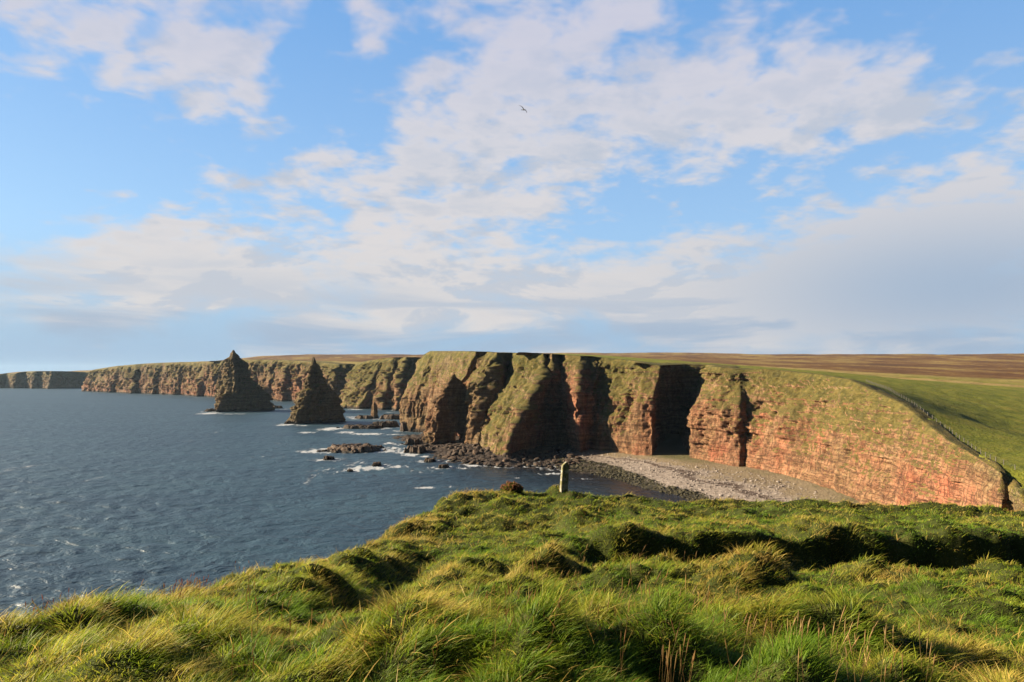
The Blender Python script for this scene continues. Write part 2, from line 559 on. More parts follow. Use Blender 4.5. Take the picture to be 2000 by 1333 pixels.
col_(F(1326, 385, 12), P(1350, 780, 396), P(1380, 713, 402), .3, .1)
col_(F(1300, 390, 9), P(1320, 775, 398), P(1340, 712, 404), .3, -.1)
col_(F(1286, 372, 5), P(1286, 775, 384), P(1306, 713, 390), .3, -.1)
col_(F(1272, 332, 3), P(1273, 790, 338), P(1291, 716, 348), .6, -.1)
col_(F(1255, 335, 3), P(1250, 790, 343), P(1266, 711, 354), .55, .2)
col_(F(1212, 346, 3), P(1214, 780, 356), P(1226, 704, 372), .45, .35)
col_(F(1190, 354, 3), P(1190, 775, 363), P(1200, 701, 379), .3, .5)
col_(F(1168, 356, 3), P(1168, 775, 368), P(1175, 699, 386), .6, .2)
col_(F(1148, 361, 3), P(1150, 775, 367), P(1160, 697, 387), .9, -.15)
col_(F(1134, 352, 3), P(1128, 770, 360), P(1134, 696, 384), 1.0, -.1)
col_(F(1114, 386, 3), P(1110, 770, 388), P(1104, 694, 391), .9, -.05)
col_(F(1098, 390, 3), P(1094, 765, 394), P(1097, 694, 403), .5, .0)
colp([(1078, 692, 390), (1082, 740, 381), (1081, 786, 374), (1082, 800, 386), (1078, 866, 386)], .8, -.05)
colp([(1068, 692, 396), (1070, 740, 394), (1066, 790, 392), (1058, 868, 386)], .6, -.1)
colp([(1061, 691, 393), (1060, 738, 377), (1040, 775, 366), (1018, 812, 358), (1000, 848, 352), (986, 884, 346)], .25, .15)
colp([(1036, 690, 402), (1030, 740, 394), (1006, 780, 384), (986, 822, 372), (968, 878, 356)], .2, .35, .7)
colp([(1008, 690, 416), (1006, 722, 414), (990, 765, 404), (974, 800, 392), (955, 840, 384), (950, 874, 372)], .2, .5, .6)
colp([(1000, 690, 434), (999, 728, 431), (984, 768, 412), (964, 797, 402), (946, 836, 398), (940, 870, 392)], .2, .5)
colp([(971, 689, 419), (969, 730, 413), (956, 766, 407), (938, 790, 402), (926, 832, 400), (918, 868, 398)], .35, .05)
colp([(958, 689, 430), (948, 720, 421), (932, 748, 415), (922, 782, 412), (914, 822, 412), (906, 864, 412)], .35, .1)
colp([(951, 688, 458), (940, 716, 454), (918, 748, 450), (905, 792, 448), (900, 854, 448)], .8, -.1)
colp([(930, 687, 450), (917, 726, 446), (904, 746, 445), (888, 792, 446), (878, 856, 448)], .25, .05, .5)
col_(F(862, 476, 2), P(872, 760, 480), P(886, 686, 492), .2, .08, .4)
col_(F(832, 502, 2), P(838, 760, 504), P(852, 686, 524), .25, .08, .4)
col_(F(800, 512, 1), P(796, 775, 516), P(840, 686, 540), .3, .08, .5)
col_(F(789, 522, 1), P(789, 780, 528), P(826, 694, 556), .3, .2, .7)
col_((-66, 560, 1), (-58, 562, 28), (-42, 566, 55), .3, .2)
col_((-30, 630, 1), (-22, 634, 28), (-6, 640, 56), .3, .3)
col_((-38, 740, 1), (-30, 742, 28), (-14, 748, 56), .3, .3)
col_((-76, 812, 1), P(828, 750, 822), P(826, 700, 842), .2, .2)
col_(F(792, 800, 1), P(800, 750, 812), P(812, 698, 838), .4, .1)
col_(F(776, 790, 1), P(782, 750, 800), P(792, 698, 832), .35, .25)
col_(F(764, 822, 1), P(770, 755, 828), P(782, 699, 852), .35, .1)
col_(F(748, 806, 1), P(752, 755, 818), P(768, 699, 852), .5, .3)
col_(F(728, 838, 1), P(738, 755, 844), P(752, 700, 870), .4, .3)
col_(F(706, 826, 1), P(720, 755, 842), P(738, 702, 876), .3, .45)
col_(F(672, 850, 1), P(698, 760, 872), P(718, 705, 902), .2, .5)
col_(F(664, 950, 1), P(676, 758, 956), P(694, 711, 970), .3, .3)

# the long far coast: straight pieces with buttresses and gullies between
FAR = [(650, 948, 711), (560, 1052, 705), (470, 1150, 703), (380, 1290, 707), (275, 1440, 710), (200, 1540, 717), (172, 1600, 722)]
far_rng = np.random.default_rng(21)
fx = np.array([f[0] for f in FAR]); fd = np.array([f[1] for f in FAR]); ft = np.array([f[2] for f in FAR])
px = 648.0
k = 0
while px > 178:
    D = float(np.interp(-px, -fx, fd)); ty = float(np.interp(-px, -fx, ft))
    step = far_rng.uniform(12, 40) if k % 2 == 0 else far_rng.uniform(3, 14)
    o_ = (-far_rng.uniform(4, 32) if k % 2 == 0 else far_rng.uniform(2, 34))
    lean = far_rng.uniform(2, 14)
    red = far_rng.uniform(.2, .9)
    gr = far_rng.uniform(-.1, .4)
    foot = F(px, D + o_, 1.0)
    mid = P(px + lean * .35, 742 + (D - 950) / 650 * 6, D + o_ * .75 + 8)
    top = P(px + lean, ty + far_rng.uniform(-.6, .6), D + o_ * .3 + 24)
    col_(foot, mid, top, red, gr)
    px -= step
    k += 1
col_(F(163, 1610, 1), P(168, 742, 1616), P(180, 723, 1625), .7, .0)
col_((-900, 1700, 1), (-890, 1705, 24), (-870, 1715, 46), .4, .1)
col_((-1020, 1900, 1), (-1010, 1910, 24), (-990, 1920, 46), .4, .1)
for (px, D, ty) in [(165, 1960, 727.5), (140, 1930, 726), (118, 1900, 725.5), (98, 1840, 725.5), (84, 1900, 725.5), (66, 1880, 726), (52, 1930, 726.5), (30, 1900, 728.5), (12, 1940, 730.5), (-4, 1910, 733), (-60, 1960, 738), (-160, 2050, 740), (-300, 2300, 742)]:
    col_(F(px, D, 1), P(px + 1, (758 + ty) / 2, D + 8), P(px + 2, ty, D + 25), .25, .05)

seg = [0.0]
for a, b in zip(C[:-1], C[1:]):
    seg.append(seg[-1] + max(1.0, np.linalg.norm(b[1][:2] - a[1][:2])))
seg = np.array(seg)
# sample positions along the coast: denser where nearer
ss_ = []
for i in range(len(C) - 1):
    D = min(C[i][1][1], C[i + 1][1][1])
    n = max(2, int((seg[i + 1] - seg[i]) / max(0.45, D * 0.00125)))
    ss_.append(np.linspace(seg[i], seg[i + 1], n, endpoint=False))
ss_ = np.concatenate(ss_ + [seg[-1:]])
def lerp_cols(idx):
    A = np.array([c[idx] for c in C])
    return np.stack([np.interp(ss_, seg, A[:, j]) for j in range(3)], 1)
foot, mid, top = lerp_cols(0), lerp_cols(1), lerp_cols(2)
red_s = np.interp(ss_, seg, [c[3] for c in C])
gr_s = np.interp(ss_, seg, [c[4] for c in C])

def smooth_arr(a, w):
    if w < 2: return a
    kx = np.hanning(w + 2)[1:-1]; kx /= kx.sum()
    pad = np.pad(a, ((w, w), (0, 0)), mode='edge')
    return np.stack([np.convolve(pad[:, j], kx, mode='same')[w:-w] for j in range(a.shape[1])], 1)
top = smooth_arr(top, 7)

LIP = np.array([c[2] for c in C])
HILL = [P(2000, 850, 235), P(2000, 925, 147), P(2000, 765, 470), P(1800, 745, 430), P(1700, 735, 430), P(2000, 748, 560), P(1500, 721, 560),
        P(1300, 704, 560), P(1100, 692, 600), P(2000, 722, 1000), P(2400, 735, 700), P(2400, 860, 260), P(2000, 696, 1900), P(1800, 697, 1900),
        P(1600, 698, 2000), P(1400, 697, 2000), P(1200, 694, 1900), P(1000, 696, 1700), P(1500, 708, 1100), P(2500, 695, 2000), P(800, 699, 2100),
        P(650, 699, 2200), P(500, 698, 2300), P(430, 707, 2300), P(560, 703, 1500), P(900, 702, 1200), P(300, 722, 2600), P(2500, 880, 200),
        P(1200, 697, 3500), P(2200, 697, 3500), P(1600, 698, 3500), (700, 5500, 40), (3500, 5500, 40), (-900, 4500, 40), (400, 60, 25), (260, 60, 24)]
Hland = TPS(np.vstack([LIP, np.array(HILL)]), 1e-7)

NT_ = 130
NL = 9
tv = np.linspace(0, 1, NT_)
mid0 = mid.copy()
# three point profile, rounded at the lip
u = np.where(tv < 0.5, tv * 2, (tv - 0.5) * 2)[:, None, None]
COLS = np.empty((len(C), NT_, 3))
for ci, c in enumerate(C):
    zt, q = c[6] if c[6] else (np.array([0, .5, 1.]), np.array(c[:3]))
    for k in range(3):
        COLS[ci, :, k] = np.interp(tv, zt, q[:, k])
shift = fbm(ss_[None] / 34, tv[:, None] * 1.7, 3.0, 3) * 4 * np.sin(np.pi * np.clip(tv, 0, 1))[:, None] ** 0.8
shift *= (1 - 0.6 * sstep(foot[None, :, 0], 30, 80)) * np.clip(foot[None, :, 1] / 400, .5, 2.0)
sw = np.clip(ss_[None] + shift, 0, seg[-1])
Q = np.empty((NT_, len(ss_), 3))
for r_ in range(NT_):
    for k in range(3):
        Q[r_, :, k] = np.interp(sw[r_], seg, COLS[:, r_, k])
wtop = sstep(tv, .9, 1.0)[:, None, None]
Q = Q * (1 - wtop) + (Q + (top - Q[-1])[None]) * wtop
rough_s = np.interp(ss_, seg, [c[5] for c in C])
tang = np.gradient(smooth_arr(mid0[:, :2], 5), axis=0)
tang /= np.linalg.norm(tang, axis=1)[:, None] + 1e-9
nrm = np.stack([-tang[:, 1], tang[:, 0]], 1)     # towards the sea
X, Y, Z = Q[..., 0], Q[..., 1], Q[..., 2]
sc = np.clip(Y / 350.0, 0.6, 2.2)
env = sstep(1 - tv, 0.0, 0.10)[:, None] * (0.35 + 0.65 * sstep(tv, -.1, .3))[:, None]
SS = np.repeat(ss_[None], NT_, 0)
wob = 1.5 * fbm(X / 7, Y / 7, Z / 7, 3)
east = sstep(X, 30, 80)
far_ = sstep(Y, 600, 900)
d1 = fbm(X / 16, Y / 16, Z / 26, 3) * 2.0 + ridged((X + 0.55 * Z) / 26 + 2, (Y - 0.4 * Z) / 26, Z / 44, 2) * 1.6 * (1 - east) * (0.5 + 0.5 * sstep(1 - tv, 0.0, 0.5)[:, None])
d2 = ridged((X + 0.30 * Z) / 9, (Y - 0.2 * Z) / 9, Z / 34, 3) * 1.5 * (1 - 0.6 * east)
d3 = fbm(X / 2.2, Y / 2.2, Z / 4.0, 3) * 0.55
zs = Z + 1.0 * perlin(X / 18, Y / 18, 0)
beds = (_h2(np.floor(zs / 1.3), np.floor(zs / 1.3) * 0, 31) - 0.5) * 0.9 + (_h2(np.floor(zs / 4.2), np.floor(zs / 4.2) * 0, 32) - 0.5) * 1.2
d4 = beds * (0.35 + 0.75 * east)
d5 = blocks(SS + wob, zs + wob * .4, 3.2, 2.6, 1) * (1.5 * east + 0.7) + blocks(SS + wob * .8, zs + wob * .3, 1.5, 1.2, 2) * (0.55 * east + .4) + blocks(SS + 0.28 * Z + wob * 1.3, zs + wob * 2, 2.4, 11, 3) * 3.2 * (1 - 0.85 * east)
d5 = d5 * np.clip(Y / 330, .3, 1.6)
lz = sstep(fbm(X / 12, Y / 12, Z / 12 + 9, 3), -.25, .35)        # bare crag here, smooth turf slope there
disp = (d1 * np.sqrt(sc) + d2 + d3 + (d4 + d5) * (0.25 + 0.95 * lz) * (1 + 0.5 * far_)) * env * np.clip(Y / 300, .38, 1) * rough_s[None]
Q[..., 0] += nrm[None, :, 0] * disp
Q[..., 1] += nrm[None, :, 1] * disp
# lip rows run back on to the turf
inl = smooth_arr(-nrm, 15)
inl /= np.linalg.norm(inl, axis=1)[:, None] + 1e-9
lips = []
base_top = Q[-1].copy()
for i in range(1, NL + 1):
    dist = 1.2 * i * np.clip((base_top[:, 1] - 120) / 180, 0.12, 3.0)
    q = np.empty_like(base_top)
    q[:, 0] = base_top[:, 0] + inl[:, 0] * dist
    q[:, 1] = base_top[:, 1] + inl[:, 1] * dist
    hh = Hland(q[:, 0], q[:, 1]) + 0.25 * fbm(q[:, 0] / 6, q[:, 1] / 6, 0, 3)
    w = sstep(np.full(len(hh), i / NL), 0.0, 0.6)
    q[:, 2] = base_top[:, 2] * (1 - w) + (hh + 0.12) * w
    if i == NL:
        q[:, 2] -= 1.5
    lips.append(q)
sk = Q[0].copy(); sk[:, 2] = -4
ALL = np.concatenate([sk[None], Q, np.array(lips)], 0)
nr, nc = ALL.shape[:2]
grass_a = np.concatenate([gr_s[None], gr_s[None] + (0.38 - 0.12 * sstep(X, 30, 80)) * sstep(tv, .45, .97)[:, None] - (0.15 + 0.12 * sstep(X, 30, 80)) * (1 - sstep(tv, 0, .4))[:, None] + 0 * X, np.repeat((gr_s * 0 + 1.0)[None], NL, 0)], 0)
red_a = np.concatenate([red_s[None], red_s[None] * (1.05 - 0.55 * sstep(tv, .35, .95)[:, None]), np.repeat((red_s * 0.3)[None], NL, 0)], 0)
o = mesh_np('cliff', ALL.reshape(-1, 3), grid_faces(nr, nc)[:, ::-1], M_cliff, {'red': red_a.ravel(), 'grass': grass_a.ravel()})
tag(o, 'line of turf topped red sandstone cliffs curving away along the coast', 'cliff', kind='structure')

# ------------------------------------------------------------------ moor and fields behind the cliffs
lip_xy = LIP[:, :2]
land_poly = np.vstack([lip_xy, [(-2500, 6000), (5000, 6000), (5000, 40)]])
az = np.radians(np.linspace(-46, 62, 640))
dist = np.geomspace(70, 6000, 520)
AA, DD = np.meshgrid(az, dist)
X, Y = DD * np.tan(np.clip(AA, -1.1, 1.1)), DD.copy()
ins = in_poly(X, Y, land_poly)
dl = poly_dist(X, Y, lip_xy)
H = Hland(X, Y)
H = H + (0.35 * fbm(X / 9, Y / 9, 0, 3) + 0.9 * fbm(X / 90, Y / 90, 3, 3) * sstep(dl, 20, 200)) * sstep(dl, 3, 30) + fbm(X / 500, Y / 500, 8, 4) * 9 * sstep(Y, 900, 2200)
m_in = 4.0 * np.clip((Y - 120) / 180, 0.12, 3.0)
sd = np.where(ins, dl, -dl)
Z = np.where(sd > m_in, H, H - 0.3 - 6.0 * np.clip(m_in - sd, 0, None) ** 1.0)
Z = np.maximum(Z, -15)
# zones: pasture, straw strip, heather
bl = np.array([(-2500, 2100), (-300, 1000), (60, 640), (214, 600), (357, 520), (700, 380), (4000, 300)])
ins2 = Y > np.interp(X, bl[:, 0], bl[:, 1])
bd = poly_dist(X, Y, bl) * np.where(ins2, 1, -1)
moor = sstep(bd, 25, 190)
straw = np.exp(-((bd - 6) / 14) ** 2) * 0.9 + 0.5 * sstep(bd, -60, 60) + 0.12 * sstep(bd, -400, -50)
mf = grid_faces(*X.shape)
mf = mf[((sd - m_in).ravel()[mf].max(1) > 0)]
o = mesh_np('moorland', np.stack([X, Y, Z], -1).reshape(-1, 3), mf, M_land, {'moor': moor.ravel(), 'straw': straw.ravel()})
tag(o, 'green pasture rising to brown heather moor behind the cliffs', 'moorland', kind='structure')

# ------------------------------------------------------------------ beach and rocky foreshore
BP = []
for c in C:
    if 100 < c[0][1] < 470 and c[0][0] > -70:
        BP.append(np.array((c[0][0], c[0][1], c[0][2] + 0.6)))
        BP.append(np.array((c[0][0] + 6, c[0][1] + 12, c[0][2] + 1.2)))
WATERLINE = [(826, 882), (850, 893), (880, 903), (930, 906), (1000, 912), (1040, 906), (1075, 912), (1120, 918), (1180, 930), (1240, 946), (1300, 962), (1350, 976), (1420, 996), (1500, 1030), (1600, 1090)]
for q in WATERLINE:
    BP.append(PZ(*q, 0.0))
for q in [(800, 905), (850, 930), (950, 940), (1050, 945), (1120, 955), (1200, 985), (1300, 1020), (1400, 1080), (740, 880)]:
    BP.append(PZ(*q, -3.0))
for q in [(700, 930), (900, 1000), (1100, 1020), (1200, 1080)]:
    BP.append(PZ(*q, -6.0))
for q in [(1160, 900), (1230, 915), (1320, 950), (1400, 978), (1500, 1012)]:
    BP.append(PZ(*q, 1.25))
for q in [(1150, 888), (1250, 897), (1345, 918), (1450, 943), (1540, 970), (1620, 1000), (1720, 1045)]:
    BP.append(PZ(*q, 2.6))
for q in [(900, 893), (960, 895), (1020, 897), (1080, 893)]:
    BP.append(PZ(*q, 0.8))
Bz = TPS(np.array(BP), 2e-5)
xs = np.arange(-85, 128, 0.6); ys = np.arange(50, 470, 0.7)
X, Y = np.meshgrid(xs, ys)
Z = Bz(X, Y)
rough = 1 - sstep(X, 18, 50)
kelp = np.exp(-((Z - 0.4) / 0.8) ** 2)
Z = Z + 0.9 * fbm(X / 4, Y / 4, 1, 4) * rough + 0.10 * fbm(X / 2, Y / 2, 4, 3) + 0.30 * fbm(X / 2.2, Y / 2.2, 14, 3) * kelp * (1 - rough) + 0.25 * fbm(X / 20, Y / 20, 7, 2)
Z = np.where((Y < 140) & (X < 60), -6.0, np.minimum(Z, 9))
bf = grid_faces(*X.shape)
bf = bf[Z.ravel()[bf].max(1) > -3]
def beach_material():
    mt, t, out = new_mat('shingle')
    p = t.pos()
    x, y, z = t.sep(p)
    rk = t.attr('rough')
    n = t.noise(p, 0.12, 5, 0.6)
    n2 = t.noise(p, 0.7, 5, 0.7)
    vo = t.voro(p, 1.5)
    peb = t.sep(vo.outputs['Color'])[0]
    zz = t.m('ADD', z, t.m('MULTIPLY', t.m('SUBTRACT', n, 0.5), 1.3))
    zz2 = t.m('ADD', zz, t.m('MULTIPLY', t.m('SUBTRACT', n2, 0.5), 1.0))
    pale = t.ramp(t.m('ADD', t.m('MULTIPLY', peb, 0.5), t.m('MULTIPLY', n2, 0.5)), [(0.2, (.145, .113, .088)), (0.5, (.225, .185, .150)), (0.8, (.33, .28, .235))])
    tan = t.ramp(n2, [(0.3, (0.1317, 0.0975, 0.0546)), (0.7, (0.2194, 0.1706, 0.1024))])
    kel = t.ramp(t.noise(p, 1.1, 5, 0.7), [(0.36, (0.0120, 0.0105, 0.0060)), (0.52, (0.0240, 0.0195, 0.0075)), (0.66, (0.0488, 0.0413, 0.0173)), (0.8, (0.0900, 0.0750, 0.0450))])
    c = t.mix(t.ss(zz, 2.4, 2.9), pale, tan)
    zb = t.m('ADD', z, t.m('ADD', t.m('MULTIPLY', t.m('SUBTRACT', n, 0.5), 0.55), t.m('MULTIPLY', t.m('SUBTRACT', n2, 0.5), 0.55)))
    band = t.m('MULTIPLY', t.ss(zb, 2.10, 2.22), t.m('SUBTRACT', 1.0, t.ss(zb, 2.30, 2.46)))
    c = t.mix(t.m('MULTIPLY', band, 0.85), c, (0.0375, 0.0180, 0.0090))
    gr = t.m('MULTIPLY', t.ss(zz2, 3.3, 4.0), 0.8)
    c = t.mix(gr, c, (0.0638, 0.0638, 0.0150))
    c = t.mix(t.ss(zz2, 0.75, 1.25), kel, c)
    dark = t.ramp(n2, [(0.3, (0.0150, 0.0105, 0.0067)), (0.6, (0.0375, 0.0225, 0.0135)), (0.8, (0.0750, 0.0488, 0.0300))])
    c = t.mix(rk, c, dark)
    h = t.m('ADD', t.m('MULTIPLY', n2, 1.0), t.m('MULTIPLY', vo.outputs['Distance'], 0.5))
    principled(t, out, c, 0.85, t.bump(h, 0.8, 0.5), 0.3)
    return mt
o = mesh_np('beach', np.stack([X, Y, Z], -1).reshape(-1, 3), bf, beach_material(), {'rough': rough.ravel()})
tag(o, 'pale shingle beach below the red cliff with a line of brown seaweed', 'beach', kind='structure')

# ------------------------------------------------------------------ sea stacks
def stack_mesh(name, rows, D0, mat, kz=0.36, kb=0.55, amp=1.0, nper=(34, 46, 40, 30), nl=120, red=.35, grass=.1, seed=0.0):
    rows = np.array(rows, float)
    zrow = np.array([P(1000, py, D0)[2] for py in rows[:, 0]])
    zl = np.linspace(-3, zrow[0], nl)
    o_ = np.argsort(zrow)
    l, e, r = (np.interp(zl, zrow[o_], rows[o_, k]) for k in (1, 2, 3))
    sx = D0 / FPX
    wid = np.maximum((r - l) * sx, 0.3)
    wsm = np.convolve(np.pad(wid, 8, mode='edge'), np.ones(17) / 17, 'valid')
    fe = kz * wsm + 0.35 * np.clip((r - e) - (e - l) * 1.0, 0, None) * sx * 0.0
    # four corners of the plan: left, front edge, right, back
    L = np.stack([(l - 1000) * sx, D0 + 0.02 * wid], 1)
    E = np.stack([(e - 1000) * sx, D0 - fe], 1)
    Rr = np.stack([(r - 1000) * sx, D0 + 0.18 * wid], 1)
    B = np.stack([((l + r) / 2 - 1000) * sx, D0 + kb * wid], 1)
    ring = []
    cs = [L, E, Rr, B, L]
    for k in range(4):
        for tt in np.linspace(0, 1, nper[k], endpoint=False):
            ring.append(cs[k] * (1 - tt) + cs[k + 1] * tt)
    ring = np.array(ring).transpose(1, 0, 2)            # level, around, xy
    # undo the perspective so that silhouettes stay where they are seen
    n = ring.shape[1]
    dd = ring[..., 1] / D0
    ring[..., 0] *= dd
    cx = ring.mean(1, keepdims=True)
    nv = ring - cx
    nv /= np.linalg.norm(nv, axis=2, keepdims=True) + 1e-6
    X, Y = ring[..., 0], ring[..., 1]
    Z = np.repeat(zl[:, None], n, 1)
    zs = Z + 1.5 * perlin(X / 14 + seed, Y / 14, 0)
    a = amp * np.clip(wid / 14.0, 0.12, 1.0)[:, None]
    wob = 1.2 * fbm(X / 6 + seed, Y / 6, Z / 6, 3)
    SSr = np.cumsum(np.r_[np.zeros((1, nl)), np.linalg.norm(np.diff(ring, axis=1), axis=2).T], 0).T
    d = blocks(SSr + wob, zs + wob * .5, 3.4, 2.8, 1) * 1.9 + blocks(SSr + wob + .2 * Z, zs + wob, 2.2, 8, 2) * 1.8 + blocks(SSr + wob, zs, 1.6, 1.3, 4) * .8 + fbm(X / 9 + seed, Y / 9, Z / 14, 3) * 1.5 + ridged(X / 5 + seed, Y / 5, Z / 12, 3) * 0.9 + fbm(X / 2.2, Y / 2.2, Z / 3, 3) * 0.5 + np.tanh(3 * fbm(X / 40, Y / 40 + seed, zs / 2.6, 3)) * 0.3 + ridged((X + .3 * Z) / 9 + seed, Y / 9, Z / 30, 2) * 1.2 - 1.5
    ring[..., 0] += nv[..., 0] * d * a
    ring[..., 1] += nv[..., 1] * d * a
    V = np.concatenate([ring.reshape(-1, 2), Z.reshape(-1, 1)], 1)
    Fq = grid_faces(nl, n, wrap=True)
    capc = len(V)
    V = np.vstack([V, [[*ring[-1].mean(0), zl[-1] + 0.3]]])
    top0 = (nl - 1) * n
    caps = np.array([[top0 + i, top0 + (i + 1) % n, capc, capc] for i in range(n)])
    gcol = np.full(len(V), grass); rcol = np.full(len(V), red)
    me = bpy.data.meshes.new(name)
    me.from_pydata(V.tolist(), [], Fq.tolist() + [c[:3].tolist() for c in caps])
    me.polygons.foreach_set('use_smooth', np.ones(len(me.polygons), bool))
    for an, av in (('red', rcol), ('grass', gcol)):
        at = me.attributes.new(an, 'FLOAT', 'POINT'); at.data.foreach_set('value', av.astype(np.float32))
    me.materials.append(mat)
    bm = bmesh.new(); bm.from_mesh(me); bmesh.ops.recalc_face_normals(bm, faces=bm.faces); bm.to_mesh(me); bm.free()
    ob = bpy.data.objects.new(name, me)
    S.collection.objects.link(ob)
    return ob

def D_at(py, z=0.0):
    return PZ(1000, py, z)[1]

o = stack_mesh('sea_stack', [(684.5, 454, 455.5, 457), (690, 452, 455.5, 460), (697, 450, 455, 466), (702, 444, 455, 472), (710, 441, 456, 481), (726, 437, 459, 487),
    (743, 432, 460, 493), (753, 430, 459, 505), (769, 427, 457, 520), (773, 426, 436, 524), (789, 425, 431, 534), (800, 424, 428, 535), (806, 423, 427, 536)],
    D_at(803), M_cliff, seed=2.0, red=.08, grass=.0, amp=1.4)
tag(o, 'taller broad pointed sea stack, farther left of the two big ones', 'sea stack', 'pointed sea stacks standing in the water')
o = stack_mesh('sea_stack', [(698, 611, 612.5, 614), (704, 610, 612.5, 616), (712, 608, 611, 621), (723, 605.5, 607, 626), (738, 602, 605, 631), (752, 598, 603, 635), (757, 596, 602.5, 644),
    (766, 588, 602, 650), (771, 584, 600, 654), (778, 582, 594, 657), (788, 579, 591, 663), (796, 576, 590, 669), (803, 567, 581, 671), (815, 565, 580, 673), (824, 563, 579, 677), (830, 561, 578, 679)],
    D_at(826), M_cliff, seed=7.0, red=.0, grass=.02, amp=1.3)
tag(o, 'steep narrow pointed sea stack with notched right shoulder, nearer the middle', 'sea stack', 'pointed sea stacks standing in the water')
o = stack_mesh('sea_stack', [(786, 730, 731.5, 733), (791, 727.5, 731, 736), (797, 726, 731, 738), (806, 725, 731.5, 739), (816, 724, 732, 740), (822, 723, 732, 742)],
    D_at(818), M_cliff, amp=0.5, seed=12.0, red=.3, grass=.0, nl=60, nper=(16, 18, 16, 14))
tag(o, 'small slim rock needle standing on low rocks beside the headland', 'sea stack', 'pointed sea stacks standing in the water')

# natural arch: a thin fin of rock with a hole through its foot
fin = stack_mesh('rock_arch', [(731, 886, 887.5, 889), (737, 879.5, 883, 893), (743, 876, 880, 897), (750, 871, 876, 903), (757, 866, 873, 908), (768, 861, 867, 912), (782, 853, 862, 916),
    (804, 842, 860, 922), (826, 837, 858, 928), (847, 831, 853, 934), (862, 828, 850, 938), (876, 826, 847, 941)],
    D_at(871), M_cliff, kz=0.20, kb=0.22, seed=20.0, red=.25, grass=-.45)
hole_c = P(889, 856, D_at(871))
bm = bmesh.new()
bmesh.ops.create_cone(bm, cap_ends=True, segments=18, radius1=3.0, radius2=3.0, depth=90, matrix=Matrix.Translation(hole_c) @ Matrix.Rotation(R(-14), 4, 'Z') @ Matrix.Rotation(R(90), 4, 'X') @ Matrix.Diagonal((0.85, 1.25, 1, 1)))
cm = bpy.data.meshes.new('cutter'); bm.to_mesh(cm); bm.free()
cut = bpy.data.objects.new('cutter', cm); S.collection.objects.link(cut)
bo = fin.modifiers.new('hole', 'BOOLEAN'); bo.operation = 'DIFFERENCE'; bo.object = cut; bo.solver = 'EXACT'
dg = bpy.context.evaluated_depsgraph_get()
nm = bpy.data.meshes.new_from_object(fin.evaluated_get(dg))
if len(nm.polygons) > 500:
    fin.modifiers.clear(); fin.data = nm
else:
    fin.modifiers.clear()
bpy.data.objects.remove(cut)
tag(fin, 'jagged slanting rock fin with small hole through its foot', 'rock arch')

# ------------------------------------------------------------------ skerries and boulders
def rock_mesh(name, seed, sub=4, flat=0.7, amp=0.35):
    bm = bmesh.new()
    bmesh.ops.create_icosphere(bm, subdivisions=sub, radius=1.0)
    co = np.array([v.co[:] for v in bm.verts])
    d = 1 + amp * fbm(co[:, 0] * 1.1 + seed, co[:, 1] * 1.1, co[:, 2] * 1.1, 4, 0.55)
    # facets: clip with a few random planes
    r2 = np.random.default_rng(int(seed * 10) + 3)
    co = co * d[:, None]
    for _ in range(9):
        nrm_ = r2.normal(size=3); nrm_ /= np.linalg.norm(nrm_)
        off = r2.uniform(0.62, 0.9)
        s_ = co @ nrm_ - off
        co -= np.clip(s_, 0, None)[:, None] * nrm_ * 0.85
    co *= (1, 1, flat)
    for v, c in zip(bm.verts, co):
        v.co = c
    me = bpy.data.meshes.new(name)
    bm.to_mesh(me); bm.free()
    me.polygons.foreach_set('use_smooth', np.ones(len(me.polygons), bool))
    me.materials.append(M_boulder)
    return me

ROCKS = []     # (x, y, radius) of everything that breaks the water, for the foam
def skerry(px, py, wpx, dep, hgt, label, seed, rot=0.0, ang=0.0):
    """long low rock: a lumpy slab in the water"""
    c = PZ(px, py, 0.0)
    sx = c[1] / FPX
    L = wpx * sx / 2
    nu, nv_ = 150, 80
    uu, vv = np.meshgrid(np.linspace(-1.25, 1.25, nu), np.linspace(-1.35, 1.35, nv_))
    X0, Y0 = uu * L, vv * dep
    rr = np.sqrt(uu ** 2 + vv ** 2) + 0.35 * fbm(X0 / (L * .5) + seed, Y0 / (dep * .7), seed, 4)
    h = hgt * (1 - sstep(rr, 0.62, 1.02)) + 0.34 * min(hgt, 2.5) * fbm(X0 / 4 + seed, Y0 / 4, 2, 5, .6) * (rr < 1.0) - 2.2 * sstep(rr, 0.9, 1.3)
    h = h + 0.15 * np.round(h * 1.3) / 1.3 - 0.15 * h
    ca, sa = math.cos(ang), math.sin(ang)
    V = np.stack([c[0] + X0 * ca - Y0 * sa, c[1] + X0 * sa + Y0 * ca, h - 0.05], -1).reshape(-1, 3)
    ff = grid_faces(nv_, nu)
    ff = ff[V[:, 2][ff].max(1) > -1.0]
    ob = mesh_np('skerry', V, ff, M_boulder)
    tag(ob, label, 'rock', 'low rocks awash in the sea')
    for k in np.linspace(-.85, .85, 7):
        ROCKS.append((c[0] + k * L * ca, c[1] + k * L * sa, dep * 0.9))
    return ob

